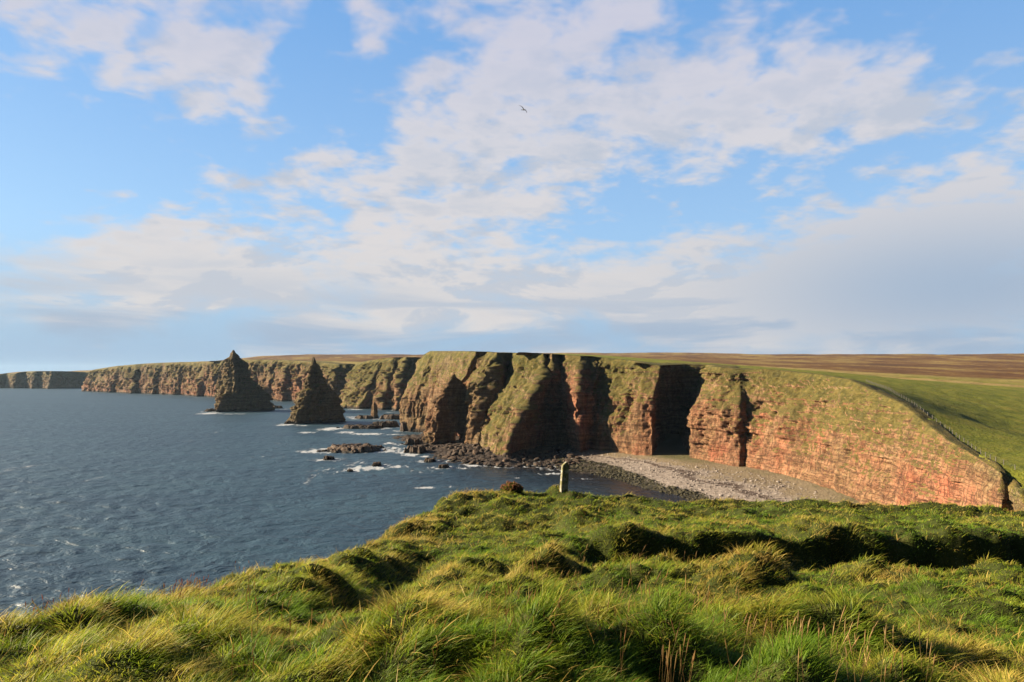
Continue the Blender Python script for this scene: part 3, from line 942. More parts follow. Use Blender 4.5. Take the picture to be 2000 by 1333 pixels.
skerry(694, 880, 122, 14.5, 2.6, 'broad flat brown skerry alone in the open water', 1.0, ang=R(9))
skerry(705, 837, 92, 7, 2.4, 'long low reef running left from the foot of the headland', 3.0, ang=R(-2))
skerry(752, 834, 60, 8, 4.0, 'humped rock reef joining the headland, right of the long low reef', 5.0)
skerry(790, 842, 18, 6, 6.5, 'dark upright rock knob at the headland corner', 6.5)
skerry(714, 818, 42, 7, 2.6, 'low rock ledge under the slim needle', 8.0)
skerry(772, 819, 60, 8, 4.0, 'rough ledge between the needle and the headland', 9.0)
skerry(642, 898, 22, 3.5, 1.7, 'small rock in foam below the broad flat skerry', 11.0)
skerry(736, 910, 18, 3, 1.5, 'small rock in the white foam streak, in open water', 12.0)
skerry(684, 921, 12, 2, 0.9, 'tiny dark rock nearly covered by foam', 13.0)
skerry(412, 804, 26, 6, 2.6, 'low rock at the left foot of the taller stack', 14.0)
skerry(541, 798, 20, 7, 3.0, 'low dark rock at the right foot of the taller stack', 15.0)
skerry(562, 828, 12, 4, 2.2, 'low rock at the left foot of the notched stack', 16.0)
skerry(806, 868, 40, 6, 3.2, 'brown rock ledge in the water left of the slanting rock fin', 17.0)
skerry(815, 884, 44, 6, 3.4, 'brown rock ledge with surf at its end, below the slanting rock fin', 18.0)
skerry(840, 902, 26, 3.5, 1.6, 'low rock in the water just off the boulder shore', 19.0)
skerry(866, 914, 24, 3.0, 1.4, 'outermost low rock off the boulder shore with surf beside it', 21.0)

protos = [rock_mesh('boulder', 3.7 * k + 1, 3, random.uniform(.6, .9)) for k in range(10)]
SHORE = np.array([(828, 872), (846, 888), (880, 900), (930, 906), (1000, 912), (1045, 908), (1075, 915), (1110, 915), (1140, 905), (1130, 893), (1090, 882), (1040, 884), (1000, 880), (960, 874), (930, 872), (880, 876)], float)
nb = 0
tries = 0
while nb < 280 and tries < 6000:
    tries += 1
    px = random.uniform(826, 1150); py = random.uniform(868, 918)
    if not in_poly(np.array([px]), np.array([py]), SHORE)[0]:
        continue
    c = PZ(px, py, 0.6)
    z = float(Bz(np.array([c[0]]), np.array([c[1]]))[0])
    s = 0.50 + 1.45 * random.random() ** 2.2
    o = bpy.data.objects.new('boulder', protos[nb % 10])
    S.collection.objects.link(o)
    o.location = (c[0], c[1], max(z, 0.0) + s * 0.30)
    o.rotation_euler = (random.uniform(-.4, .4), random.uniform(-.4, .4), random.uniform(0, 6.28))
    o.scale = (s * random.uniform(.8, 1.5), s * random.uniform(.8, 1.3), s * random.uniform(.7, 1.1))
    tag(o, 'brown boulder in the jumble along the foot of the shaded cliffs', 'boulder', 'boulders along the rocky shore')
    if py > 896:
        ROCKS.append((c[0], c[1], s))
    nb += 1

# loose stones of the tide line and the shingle: past counting
def scatter_stones(name, n, zlo, zhi, smin, smax, mat, seed, label):
    r2 = np.random.default_rng(seed)
    bm = bmesh.new(); bmesh.ops.create_icosphere(bm, subdivisions=1, radius=1.0)
    bv = np.array([v.co[:] for v in bm.verts]); bfc = np.array([[v.index for v in f.verts] for f in bm.faces]); bm.free()
    x = r2.uniform(20, 118, n * 14); y = r2.uniform(175, 375, n * 14)
    z = Bz(x, y)
    k = np.where((z > zlo) & (z < zhi))[0][:n]
    x, y, z = x[k], y[k], z[k]
    s = r2.uniform(smin, smax, len(k)) * (0.5 + r2.random(len(k)))
    V = (bv[None] * (1 + 0.25 * r2.normal(size=(len(k), len(bv), 1))) * s[:, None, None] * np.array((1.2, 1.0, .65)))
    a = r2.uniform(0, 6.28, len(k)); ca, sa = np.cos(a)[:, None], np.sin(a)[:, None]
    VX = V[..., 0] * ca - V[..., 1] * sa + x[:, None]; VY = V[..., 0] * sa + V[..., 1] * ca + y[:, None]
    VZ = V[..., 2] + (z + 0.1)[:, None]
    FF = bfc[None] + (np.arange(len(k)) * len(bv))[:, None, None]
    ob = mesh_np(name, np.stack([VX, VY, VZ], -1).reshape(-1, 3), FF.reshape(-1, 3), mat, smooth=False)
    tag(ob, label, 'stones', kind='stuff')
def stone_mat(name, stops):
    mt, t, out = new_mat(name)
    principled(t, out, t.ramp(t.noise(t.pos(), 0.9, 3, 0.7), stops), 0.8, None, 0.3)
    return mt
scatter_stones('seaweed_stones', 2200, -0.25, 1.05, .15, .55, stone_mat('wet_weed', [(0.35, (.02, .017, .008)), (0.5, (.036, .032, .011)), (0.66, (.085, .068, .038))]), 4, 'weed covered stones along the tide line')
scatter_stones('beach_stones', 1500, 1.1, 3.2, .12, .40, stone_mat('pale_stone', [(0.35, (.14, .11, .09)), (0.6, (.30, .26, .225))]), 5, 'scattered pale stones on the shingle')

# ------------------------------------------------------------------ sea
az = np.radians(np.linspace(-48, 48, 900))
inv = np.linspace(1 / 62.0, 1 / 1500.0, 640)
dist = np.concatenate([1 / inv, np.geomspace(1550, 9000, 30)])
AA, DD = np.meshgrid(az, dist)
X, Y = DD * np.tan(AA), DD
spc = np.gradient(dist)[:, None] * np.ones_like(X)
Z = np.zeros_like(X)
wr = np.random.default_rng(9)
for _ in range(46):
    lam = 1.8 * 10 ** wr.uniform(0, 0.85)
    th = wr.normal(R(-118), 0.55)
    ph = wr.uniform(0, 6.28)
    kx, ky = math.cos(th) * 6.283 / lam, math.sin(th) * 6.283 / lam
    a = 0.0056 * lam ** 0.8 * np.exp(-(1.6 * spc / lam) ** 2)
    w = kx * X + ky * Y + ph + 0.8 * perlin(X / (lam * 5), Y / (lam * 5), ph)
    Z += a * (np.sin(w) + 0.25 * np.cos(2 * w))
shel = sstep(poly_dist(X, Y, np.array([(5, 230), (60, 200), (60, 330)])), 20, 130)
Z *= 0.25 + 0.75 * shel
# foam: round every rock the sea breaks on, and in drifting streaks
foam = np.zeros_like(X)
vis = (Y < 1000)
for (rx, ry, rr) in ROCKS:
    sel = vis & (np.abs(X - rx) < rr * 2 + 14) & (np.abs(Y - ry) < rr * 2 + 14)
    d = np.hypot(X[sel] - rx, Y[sel] - ry) - rr
    foam[sel] = np.maximum(foam[sel], np.exp(-np.clip(d, 0, None) / 4.2) * 0.50)
for (px, py, rx, ry, w) in [(715, 915, 52, 5, .8), (690, 918, 20, 4, .8), (775, 912, 30, 3, .65), (832, 953, 24, 2.6, .9), (880, 951, 24, 2, .45), (520, 893, 46, 3, .4), (408, 808, 24, 2.2, .95), (455, 809, 40, 1.3, .6),
        (560, 830, 22, 2.5, .9), (590, 832, 16, 1.5, .7), (645, 838, 24, 3.4, 1.0), (675, 845, 24, 2.6, .8), (720, 848, 40, 2.2, .9), (770, 849, 26, 1.6, .7), (655, 878, 18, 6, .7), (636, 884, 22, 3, .6), (650, 901, 30, 3, .5),
        (760, 866, 14, 2, .9), (925, 908, 24, 4, 1.0), (905, 915, 16, 2.0, .7), (800, 889, 22, 3.2, .9), (832, 892, 18, 2, .7), (1075, 926, 26, 2.2, .75), (1150, 936, 24, 1.8, .5), (1012, 934, 14, 1.3, .6), (1120, 935, 12, 1.2, .4),
        (600, 845, 24, 2, .75), (540, 866, 14, 1.4, .5), (545, 848, 16, 1.2, .4), (697, 800, 20, 1.4, .8), (690, 815, 22, 1.4, .8), (270, 806, 22, 1.0, .45), (390, 777, 14, .8, .5), (640, 842, 14, 1.4, .5), (250, 762, 40, .9, .5), (330, 771, 26, .8, .5),
        (760, 806, 24, 1, .6), (605, 868, 16, 1.6, .4), (480, 905, 26, 1.6, .25), (560, 800, 20, 1.5, .5), (1170, 925, 14, 1.2, .5), (1160, 955, 14, 1.1, .4)]:
    c = PZ(px, py, 0.0)
    hx = rx * c[1] / FPX
    hy = abs(PZ(px, py - ry, 0)[1] - PZ(px, py + ry, 0)[1]) / 2
    sel = (np.abs(X - c[0]) < hx * 2.2) & (np.abs(Y - c[1]) < hy * 2.6)
    g = np.exp(-((X[sel] - c[0]) / hx) ** 2 - ((Y[sel] - c[1]) / hy) ** 2) * w
    foam[sel] = np.maximum(foam[sel], g * 0.85)
cst = poly_dist(X[:660:1], Y[:660:1], np.array([c[0][:2] for c in C if c[0][1] > 480]))
fo2 = np.exp(-np.clip(cst - 2, 0, None) / 5.0) * 0.40
foam[:660] = np.maximum(foam[:660], fo2)
foam = np.maximum(foam, 0.33 * sstep(Y, 190, 280) * sstep(fbm(X / 30, Y / 90, 5, 3), 0.35, 0.8) * sstep(-X, -60, 60) * np.exp(-((Y - 380) / 260) ** 2))
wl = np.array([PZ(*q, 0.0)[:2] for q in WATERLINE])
shallow_reflection = np.exp(-(poly_dist(X, Y, wl) / 42.0) ** 1.5) * sstep(X, -60, 10)
def sea_material():
    mt, t, out = new_mat('sea_water')
    p = t.pos()
    f = t.attr('foam')
    y = t.sep(p)[1]
    pn = t.vm('MULTIPLY', p, (1.0, 1.25, 1.0))
    w1 = t.noise(pn, 0.55, 5, 0.62, 0.3)
    w2 = t.noise(pn, 0.11, 4, 0.6, 0.4)
    w3 = t.noise(t.vm('MULTIPLY', p, (.012, .03, 1.0)), 1.0, 3, 0.5)
    w4 = t.noise(t.vm('MULTIPLY', p, (0.035, 0.055, 1.0)), 1.0, 4, 0.6, 0.5)
    h = t.m('ADD', t.m('ADD', t.m('MULTIPLY', w1, 0.55), t.m('MULTIPLY', w2, 2.4)), t.m('MULTIPLY', w4, 1.4))
    nrm_ = t.bump(h, 1.0, 0.70)
    base = t.mix(t.ss(w3, 0.35, 0.65), (.012, .036, .058), (.018, .048, .070))
    sh = t.attr('shallow_reflection')
    base = t.mix(sh, base, (.010, .0085, .008))  # brown weedy shallows, plus the dark cliff's reflection painted into the water colour
    b = t.add('ShaderNodeBsdfPrincipled')
    t.put(b.inputs['Base Color'], base)
    t.put(b.inputs['Roughness'], t.m('SUBTRACT', 0.50, t.m('MULTIPLY', sh, 0.38)))
    b.inputs['IOR'].default_value = 1.33
    t.put(b.inputs['Normal'], nrm_)
    fn = t.noise(t.vm('MULTIPLY', p, (0.36, 0.09, 1)), 1.0, 7, 0.72, 0.8)
    fm = t.ss(t.m('ADD', t.m('MULTIPLY', f, 1.2), t.m('MULTIPLY', t.m('MULTIPLY', t.m('SUBTRACT', fn, 0.5), 2.4), t.ss(f, 0.02, 0.2))), 0.38, 0.76)
    d = t.add('ShaderNodeBsdfDiffuse')
    t.put(d.inputs['Color'], (.42, .44, .46))
    ms = t.add('ShaderNodeMixShader')
    t.put(ms.inputs[0], t.m('MULTIPLY', fm, 0.85))
    t.l.new(b.outputs[0], ms.inputs[1]); t.l.new(d.outputs[0], ms.inputs[2])
    t.l.new(ms.outputs[0], out.inputs[0])
    return mt
o = mesh_np('sea', np.stack([X, Y, Z], -1).reshape(-1, 3), grid_faces(*X.shape), sea_material(), {'foam': foam.ravel(), 'shallow_reflection': shallow_reflection.ravel()})
tag(o, 'dark blue choppy sea with white foam round the rocks', 'sea', kind='structure')

# ------------------------------------------------------------------ near ground
EDGE = np.array([(-14, -30), (-9, -8), (-6.0, 1), (-4.9, 5), (-4.6, 7.2), (-4.5, 9.5), (-4.35, 12), (-3.9, 15), (-3.55, 18), (-3.3, 20.5), (-2.75, 23), (-1.9, 27), (-1.3, 29.5), (0.2, 31), (3, 31.2), (6, 30), (10.7, 29.5), (15, 29), (21, 29.5), (28, 32), (40, 40), (60, 52), (85, 60), (85, -30)])
GP = [P(1000, 1333, 4), P(500, 1333, 4), P(0, 1333, 4.3), P(1500, 1333, 4), P(2000, 1333, 4.2), P(1000, 1200, 8.0), P(1000, 1130, 12.0), P(1000, 1062, 17), P(1000, 1005, 23), P(1000, 962, 30),
      P(1500, 1215, 8.5), P(1500, 1110, 15), P(1500, 1092, 16.6), P(2000, 1210, 9), P(2000, 1098, 18.4), P(250, 1215, 8), P(480, 1125, 12), P(620, 1160, 10), P(700, 1075, 17), P(840, 1065, 18),
      P(0, 1250, 6.2), P(300, 1170, 9.6), P(830, 1008, 23), P(920, 966, 28), P(1200, 982, 29.5), P(1500, 992, 29), P(1750, 998, 29), P(2000, 1010, 29), P(1200, 1055, 18.5), P(1500, 1060, 18.5), P(1750, 1062, 19.6), P(2000, 1060, 20.6), P(1200, 1010, 24), P(1500, 1020, 24), P(1750, 1026, 24), P(2000, 1033, 24),
      (0, 0, CAMZ - 1.62), (-4, 0, CAMZ - 1.9), (5, 0, CAMZ - 1.7), (0, -6, CAMZ - 1.5), (-9, -8, CAMZ - 2.4), (9, -6, CAMZ - 1.6), (-7, 8, CAMZ - 3.0), (-7, 15, CAMZ - 4.6), (-6, 24, CAMZ - 5.5), (0, 36, CAMZ - 6), (12, 36, CAMZ - 6.6), (26, 30, CAMZ - 6.3), (30, 18, CAMZ - 4.8), (30, 5, CAMZ - 2.6), (60, 40, CAMZ - 12), (60, 0, CAMZ - 4), (20, -20, CAMZ - 1.5)]
Gbase = TPS(np.array([tuple(g) for g in GP]), 2e-5)

def cellnoise(x, y, cell, seed, rlo=.45, rhi=.85):
    """rounded hummocks, one to a jittered cell: returns height 0..1 and a per-hummock random"""
    ix, iy = np.floor(x / cell).astype(np.int64), np.floor(y / cell).astype(np.int64)
    best = np.zeros(np.shape(x)); rnd = np.zeros(np.shape(x))
    for a in (-1, 0, 1):
        for b in (-1, 0, 1):
            cx, cy = ix + a, iy + b
            h = (cx * 73856093) ^ (cy * 19349663) ^ (seed * 83492791)
            h = (h * 2654435761) & 0xffffffff
            h ^= h >> 13; h = (h * 1274126177) & 0xffffffff; h ^= h >> 16
            r1 = (h & 255) / 255.0; r2_ = ((h >> 8) & 255) / 255.0; r3 = ((h >> 16) & 255) / 255.0; r4 = ((h >> 24) & 255) / 255.0
            d = np.hypot(x - (cx + r1) * cell, y - (cy + r2_) * cell) / (cell * (rlo + (rhi - rlo) * r3))
            v = np.clip(1 - d * d, 0, 1) * (0.35 + 0.65 * r4)
            up = v > best
            best = np.where(up, v, best); rnd = np.where(up, r3, rnd)
    return best, rnd

# hummocks seen in the picture: pixel, radius, height
MOUNDS = [(1480, 1135, .95, .70), (1300, 1105, .42, .34), (1080, 1100, .55, .48), (1180, 1125, .45, .38), (560, 1085, .65, .36), (995, 958, .5, .40), (1085, 968, .5, .42),
          (985, 990, .9, .40), (1125, 1022, .6, .55), (640, 1140, .9, .36), (560, 1195, .8, .26), (420, 1250, .55, .22), (250, 1290, .4, .2), (90, 1290, .4, .16), (690, 1065, .8, .15), (800, 1040, .8, .3),
          (900, 980, .9, .3), (870, 1110, .8, .25), (1010, 1180, .8, .40), (960, 1215, .5, .35), (1320, 1185, .5, .35), (1180, 1225, .5, .40), (1460, 1240, .5, .30), (1290, 1270, .45, .32), (1640, 1250, .5, .30), (1800, 1150, .7, .3),
          (1880, 1190, .5, .3), (1700, 1110, .5, .25), (1930, 1110, .6, .3), (1560, 1330, .3, .3), (1100, 1280, .4, .25), (800, 1250, .6, .3), (160, 1240, .5, .1), (720, 1180, .7, .35)]
MW = []
for (px, py, r, h) in MOUNDS:
    u_, y_, z_ = pix_dir(px, py)
    Dv = np.linspace(3, 34, 900)
    gz = Gbase(Dv * u_ / y_, Dv)
    k = np.argmax(gz >= CAMZ + Dv * z_ / y_)
    MW.append((Dv[k] * u_ / y_, Dv[k], r, h))

def bank_y(x):
    return 15.7 + 0.26 * x + 0.25 * np.sin(x * 0.9 + 1) + 0.5 * perlin(x / 2.2, 3.3, 0) + 0.3 * perlin(x / .8, 1.3, 5)

def ground(x, y):
    """height of the turf and how far up a tussock each point is"""
    inside = in_poly(x, y, EDGE)
    d = poly_dist(x, y, EDGE)
    sd = np.where(inside, d, -d)
    z = Gbase(x, y) - 0.20 * sstep(sd, 0.2, 2.2)
    sdn = sd + 0.5 * fbm(x / 1.6, y / 1.6, 2, 3)
    # the turf bank across the right half
    hb = (0.68 + .08 * sstep(x, 5, 10)) * sstep(x, 0.9, 3.2) * (0.8 + 0.5 * perlin(x / 3.1, 9.1, 2))
    notch = np.exp(-((x - 6.9) / .35) ** 2) * .5 + np.exp(-((x - 3.6) / .3) ** 2) * .3
    hb = hb * (1 - notch)
    by = bank_y(x)
    st = sstep(y - by, -0.16, 0.16)
    fade = 1 - sstep(y - by, 0.5, 6.0) * 0.75
    z = z + hb * (st * fade) - 0.40 * sstep(x, 0.9, 3.2) * np.exp(-((y - by + 0.55) / .55) ** 2)
    tus = np.zeros(np.shape(x))
    for (mx, my, r, h) in MW:
        q = ((x - mx) / r) ** 2 + ((y - my) / r) ** 2
        q = q * (1 + .5 * fbm(x / .5, y / .5, 91, 2))
        g = np.exp(-np.clip(q, 0, None) * 1.3)
        z = z + 0.85 * h * g
        tus = np.maximum(tus, g)
    c1, r1 = cellnoise(x + .3 * perlin(x, y, 1), y + .3 * perlin(x, y, 4), 1.55, 1)
    c2, r2_ = cellnoise(x, y, 0.62, 2)
    z = z + (0.14 * c1 ** 1.3 * (0.3 + r1) + 0.10 * c2) * (0.6 + 0.9 * sstep(fbm(x / 2, y / 2, 71, 2), -.4, .5)) + 0.20 * fbm(x / 2.6, y / 2.0, 6, 4) + 0.10 * fbm(x / .50, y / .40, 16, 3)
    tus = np.maximum(tus, np.maximum(c1 * 0.9, c2 * 0.7))
    # the gully of shade that runs down to the left
    gy = np.array([(-1.9, 17.0), (-2.1, 14.5), (-2.15, 12), (-2.0, 9.5), (-1.7, 8)])
    dg_ = poly_dist(x, y, gy)
    z = z - 0.46 * np.exp(-(dg_ / .58) ** 2) * (y < 19)
    # over the edge
    out_ = np.clip(-sdn, 0, None)
    z = z - 1.9 * (np.sqrt(out_ ** 2 + 0.5 ** 2) - 0.5)
    z = z - 0.05 * (1 - sstep(sdn, 0, 1.0)) * (sdn > -3)
    return z, tus, sd

az = np.radians(np.linspace(-74, 74, 760))
dist = np.geomspace(1.2, 75, 560)
AA, DD = np.meshgrid(az, dist)
X, Y = DD * np.sin(AA), DD * np.cos(AA)
Z, T, SD = ground(X, Y)
gf = grid_faces(*X.shape)
gf = gf[Z.ravel()[gf].max(1) > -2]
def turf_material():
    mt, t, out = new_mat('turf')
    p = t.pos()
    n = t.noise(p, 1.2, 5, 0.65)
    f = t.noise(p, 14, 4, 0.7)
    c = t.ramp(t.m('ADD', t.m('MULTIPLY', n, .6), t.m('MULTIPLY', f, .4)), [(0.35, (.020, .022, .007)), (0.5, (.040, .050, .012)), (0.68, (.085, .080, .024))])
    principled(t, out, c, 0.95, t.bump(f, 0.7, 0.05), 0.05)
    return mt
o = mesh_np('ground', np.stack([X, Y, Z], -1).reshape(-1, 3), gf, turf_material())
tag(o, 'hummocky clifftop turf in the foreground', 'ground', kind='structure')

# ------------------------------------------------------------------ grass blades
def blade_material(name, transl=0.5):
    mt, t, out = new_mat(name)
    c = t.attr('tint', 'Color')
    d = t.add('ShaderNodeBsdfPrincipled')
    t.put(d.inputs['Base Color'], c)
    d.inputs['Roughness'].default_value = 0.55
    d.inputs['Specular IOR Level'].default_value = 0.25
    tr = t.add('ShaderNodeBsdfTranslucent')
    t.put(tr.inputs['Color'], c)
    ms = t.add('ShaderNodeMixShader')
    ms.inputs[0].default_value = transl
    t.l.new(d.outputs[0], ms.inputs[1]); t.l.new(tr.outputs[0], ms.inputs[2])
    t.l.new(ms.outputs[0], out.inputs[0])
    return mt
M_blade = blade_material('grass_blade')
WIND = np.array((0.85, 0.25, 0.0))

def blades(name, x, y, length, width, tint, tint2, droop, spread, seed, nseg=3, label='', mat=None, lean=1.0):
    r2 = np.random.default_rng(seed)
    n = len(x)
    z, tus, sd = ground(x, y)
    e = 0.06
    zx = ground(x + e, y)[0]; zy = ground(x, y + e)[0]
    nx, ny = -(zx - z) / e, -(zy - z) / e
    nl_ = np.sqrt(nx ** 2 + ny ** 2 + 1)
    nx, ny = np.clip(nx / nl_, -.8, .8), np.clip(ny / nl_, -.8, .8)
    up = np.stack([nx * 0.55, ny * 0.55, np.ones(n)], 1)
    rd = r2.normal(size=(n, 3)) * spread; rd[:, 2] *= 0.3
    d0 = up + rd * 0.7 + WIND * 0.16 * lean + 0.45 * np.stack([fbm(x / .35, y / .35, 31, 2), fbm(x / .35, y / .35, 47, 2), np.zeros(n)], 1)
    d0 /= np.linalg.norm(d0, axis=1)[:, None]
    clump = np.stack([fbm(x / .35, y / .35, 31, 2), fbm(x / .35, y / .35, 47, 2), np.zeros(n)], 1)
    hor_ = WIND * lean * (0.55 + 0.4 * r2.random((n, 1))) + clump * 1.9 + rd * 1.5 + np.stack([nx, ny, np.zeros(n)], 1) * 0.9
    hor_[:, 2] = -0.35
    hor_ /= np.linalg.norm(hor_, axis=1)[:, None]
    a = r2.uniform(0, np.pi, n)
    side = np.stack([np.cos(a), np.sin(a), np.zeros(n)], 1)
    root = np.stack([x, y, z - 0.02], 1)
    V = np.empty((n, 2 * nseg + 1, 3), np.float32)
    Ct = np.empty((n, 2 * nseg + 1, 3), np.float32)
    for k in range(nseg + 1):
        s = k / nseg
        c = root + d0 * (length * s * (1 - 0.35 * droop * s))[:, None] + hor_ * (length * droop * s * s * 0.75)[:, None]
        cc = tint * (1 - s) + tint2 * s
        if k < nseg:
            w = side * (width * (1 - 0.55 * s ** 1.5) * 0.5)[:, None]
            V[:, 2 * k] = c - w; V[:, 2 * k + 1] = c + w
            Ct[:, 2 * k] = cc; Ct[:, 2 * k + 1] = cc
        else:
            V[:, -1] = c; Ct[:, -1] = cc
    base = (np.arange(n) * (2 * nseg + 1))[:, None]
    tris = []
    for k in range(nseg - 1):
        q = 2 * k
        tris.append([q, q + 1, q + 3]); tris.append([q, q + 3, q + 2])
    q = 2 * (nseg - 1)
    tris.append([q, q + 1, q + 2])
    FF = (base[:, None, :] + np.array(tris)[None]).reshape(-1, 3)
    ob = mesh_np(name, V.reshape(-1, 3), FF, mat or M_blade, {'tint': Ct.reshape(-1, 3)})
    tag(ob, label, 'grass', kind='stuff')
    return ob

def sector(n, dlo, dhi, alo, ahi, seed, pw=1.0):
    r2 = np.random.default_rng(seed)
    u_ = r2.random(n)
    D = dlo * (dhi / dlo) ** (u_ ** pw)
    a = np.radians(r2.uniform(alo, ahi, n))
    return D * np.tan(a), D
GREEN = np.array((.100, .172, .010)); LIME = np.array((.205, .236, .015)); STRAW = np.array((.40, .285, .070)); RUST = np.array((.27, .145, .035)); DEEP = np.array((.035, .065, .010))
N = 760000
x, y = sector(N, 2.4, 33, -46, 46, 31, 0.82)
for sgn in (-1, 1):          # thinner cover to either side of the view
    rs = np.random.default_rng(140 + sgn)
    aa = np.radians(sgn * rs.uniform(44, 78, 60000)); rr_ = 2.0 * 11 ** rs.random(60000)
    x = np.r_[x, rr_ * np.sin(aa)]; y = np.r_[y, rr_ * np.cos(aa)]
ins = in_poly(x, y, EDGE); d = poly_dist(x, y, EDGE)
k = ins | (d < 0.9)
x, y, ins, d = x[k], y[k], ins[k], d[k]
_, tus, sd = ground(x, y)
r2 = np.random.default_rng(77)
n = len(x)
dry = 0.46 + 0.70 * fbm(x / 2.3, y / 2.3, 11, 4) + 0.40 * fbm(x / .3, y / .3, 19, 2) + 0.35 * (tus - 0.45) + 0.15 * r2.normal(size=n)
dry += 0.35 * (1 - sstep(sd, 0.0, 2.2))
for (mx, my, dd, rr) in [(MW[0][0], MW[0][1], .5, 1.0), (MW[2][0], MW[2][1], .35, .6), (MW[5][0], MW[5][1], .4, .4), (MW[4][0], MW[4][1], .45, .8)]:
    dry += dd * np.exp(-((x - mx) ** 2 + (y - my) ** 2) / rr ** 2)
rust = fbm(x / 1.5, y / 1.5, 25, 3) + 0.2 * r2.normal(size=n) + 0.5 * (1 - sstep(sd, 0.0, 1.0))
w1 = sstep(dry, 0.25, 0.62)[:, None]; w2 = sstep(dry, 0.60, 1.15)[:, None]; w3 = (sstep(rust, 0.45, 0.9) * 0.7)[:, None]
tint = GREEN * (1 - w1) + LIME * w1
tint = tint * (1 - w2) + STRAW * w2
tint = tint * (1 - w3) + RUST * w3
tint *= r2.uniform(.7, 1.45, (n, 1))
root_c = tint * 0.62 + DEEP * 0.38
length = (0.045 + 0.085 * tus + 0.045 * r2.random(n)) * (0.7 + 1.1 * sstep(fbm(x / .4, y / .4, 61, 3), -.1, .7)) * (0.75 + 0.6 * r2.random(n)) * (1 + 0.25 * (dry > .7))
width = (0.0021 + 0.00052 * np.hypot(x, y) * .93) * r2.uniform(.7, 1.3, n)
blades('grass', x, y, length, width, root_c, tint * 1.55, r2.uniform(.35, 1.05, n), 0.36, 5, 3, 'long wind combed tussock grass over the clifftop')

# bent dead straw lying every way through the green
xd, yd = sector(26000, 2.6, 30, -44, 44, 91, 0.8)
r2 = np.random.default_rng(92)
kd = in_poly(xd, yd, EDGE) & (fbm(xd / .9, yd / .9, 55, 3) + 0.25 * r2.normal(size=len(xd)) > 0.12)
xd, yd = xd[kd], yd[kd]
nd = len(xd)
tc = np.where(r2.random((nd, 1)) < .7, STRAW[None], RUST[None]) * r2.uniform(.8, 1.5, (nd, 1))
blades('dead_grass', xd, yd, r2.uniform(.12, .30, nd), (0.003 + 0.0006 * yd) * r2.uniform(.8, 1.6, nd), tc * .8, tc * 1.2, r2.uniform(.2, 1.3, nd), 0.75, 93, 3, 'bent dead straw scattered through the green turf', lean=.5)

# tall dry stalks
def stalks(name, x, y, lo, hi, cols, seed, label, lean=.35):
    r2 = np.random.default_rng(seed)
    n = len(x)
    c = cols[r2.integers(0, len(cols), n)] * r2.uniform(.75, 1.2, (n, 1))
    L = r2.uniform(lo, hi, n)
    z, _, _ = ground(x, y)
    d = np.stack([r2.normal(.10, .16, n), r2.normal(0, .12, n), np.ones(n)], 1)
    bend = np.stack([r2.normal(.10 * lean, .06, n), r2.normal(0, .05, n), np.zeros(n)], 1)
    prof = [(0, .0016), (.5, .0013), (.74, .0010), (.76, .0024), (.88, .0042), (.97, .0022), (1.0, .0004)]
    V = np.empty((n, len(prof) * 3, 3), np.float32); Ct = np.empty_like(V)
    for i, (s, rad) in enumerate(prof):
        cc = np.stack([x, y, z], 1) + d * (L * s)[:, None] + bend * (L * s * s)[:, None]
        rr = (rad * (0.55 + 0.07 * y))
        for j in range(3):
            a = j * 2.094
            V[:, i * 3 + j] = cc + np.stack([np.cos(a) * rr, np.sin(a) * rr, 0 * rr], 1)
            Ct[:, i * 3 + j] = c * (1.15 if s > .75 else .9)
    ring = []
    for i in range(len(prof) - 1):
        for j in range(3):
            a, b = i * 3 + j, i * 3 + (j + 1) % 3
            ring.append([a, b, b + 3, a + 3])
    FF = ((np.arange(n) * len(prof) * 3)[:, None, None] + np.array(ring)[None]).reshape(-1, 4)
    ob = mesh_np(name, V.reshape(-1, 3), FF, M_blade, {'tint': Ct.reshape(-1, 3)})
    tag(ob, label, 'grass', kind='stuff')
STK = np.array([(.42, .30, .13), (.36, .24, .10), (.30, .18, .08)])
sx_, sy_ = [], []
r2 = np.random.default_rng(41)
def from_pix(px, py):
    u_, y_, z_ = pix_dir(px, py)
    Dv = np.linspace(2.6, 34, 700)
    gz = Gbase(Dv * u_ / y_, Dv)
    k = np.argmax(gz >= CAMZ + Dv * z_ / y_)
    return Dv[k] * u_ / y_, Dv[k]
for (px, py, rx, ry, n) in [(1250, 1230, 90, 50, 40), (1450, 1240, 110, 50, 40), (1560, 1290, 60, 40, 26), (1080, 1150, 90, 40, 26), (1330, 1320, 60, 20, 14), (1640, 1340, 40, 30, 18), (1780, 1340, 60, 20, 8), (500, 1215, 90, 30, 22), (980, 1290, 120, 40, 20), (1250, 1110, 60, 25, 14), (620, 1300, 200, 40, 16), (1500, 1330, 300, 30, 24), (1000, 1250, 500, 80, 40)]:
    for _ in range(int(n * .8)):
        a, b = from_pix(r2.normal(px, rx * .6), min(1420, r2.normal(py, ry * .6)))
        sx_.append(a); sy_.append(b)
stalks('dry_grass_stalks', np.array(sx_), np.array(sy_), 0.20, 0.44, STK, 8, 'tall straw coloured seed stalks standing out of the grass')
# reddish dead flower heads along the left edge
ex = []
for (px, py, rx, ry, n) in [(350, 1160, 45, 16, 110), (290, 1180, 25, 10, 40), (560, 1080, 50, 12, 60), (770, 1035, 20, 10, 50), (210, 1205, 60, 10, 40), (60, 1240, 60, 8, 40), (720, 1058, 40, 6, 30), (450, 1125, 40, 8, 30), (930, 965, 30, 5, 20)]:
    for _ in range(n):
        ex.append(from_pix(r2.normal(px, rx * .6), r2.normal(py, ry * .6)))
ex = np.array(ex)
stalks('dead_flower_stalks', ex[:, 0], ex[:, 1], 0.10, 0.24, np.array([(.36, .16, .09), (.30, .12, .07), (.42, .24, .12)]), 18, 'rusty pink dead flower stalks along the cliff edge')

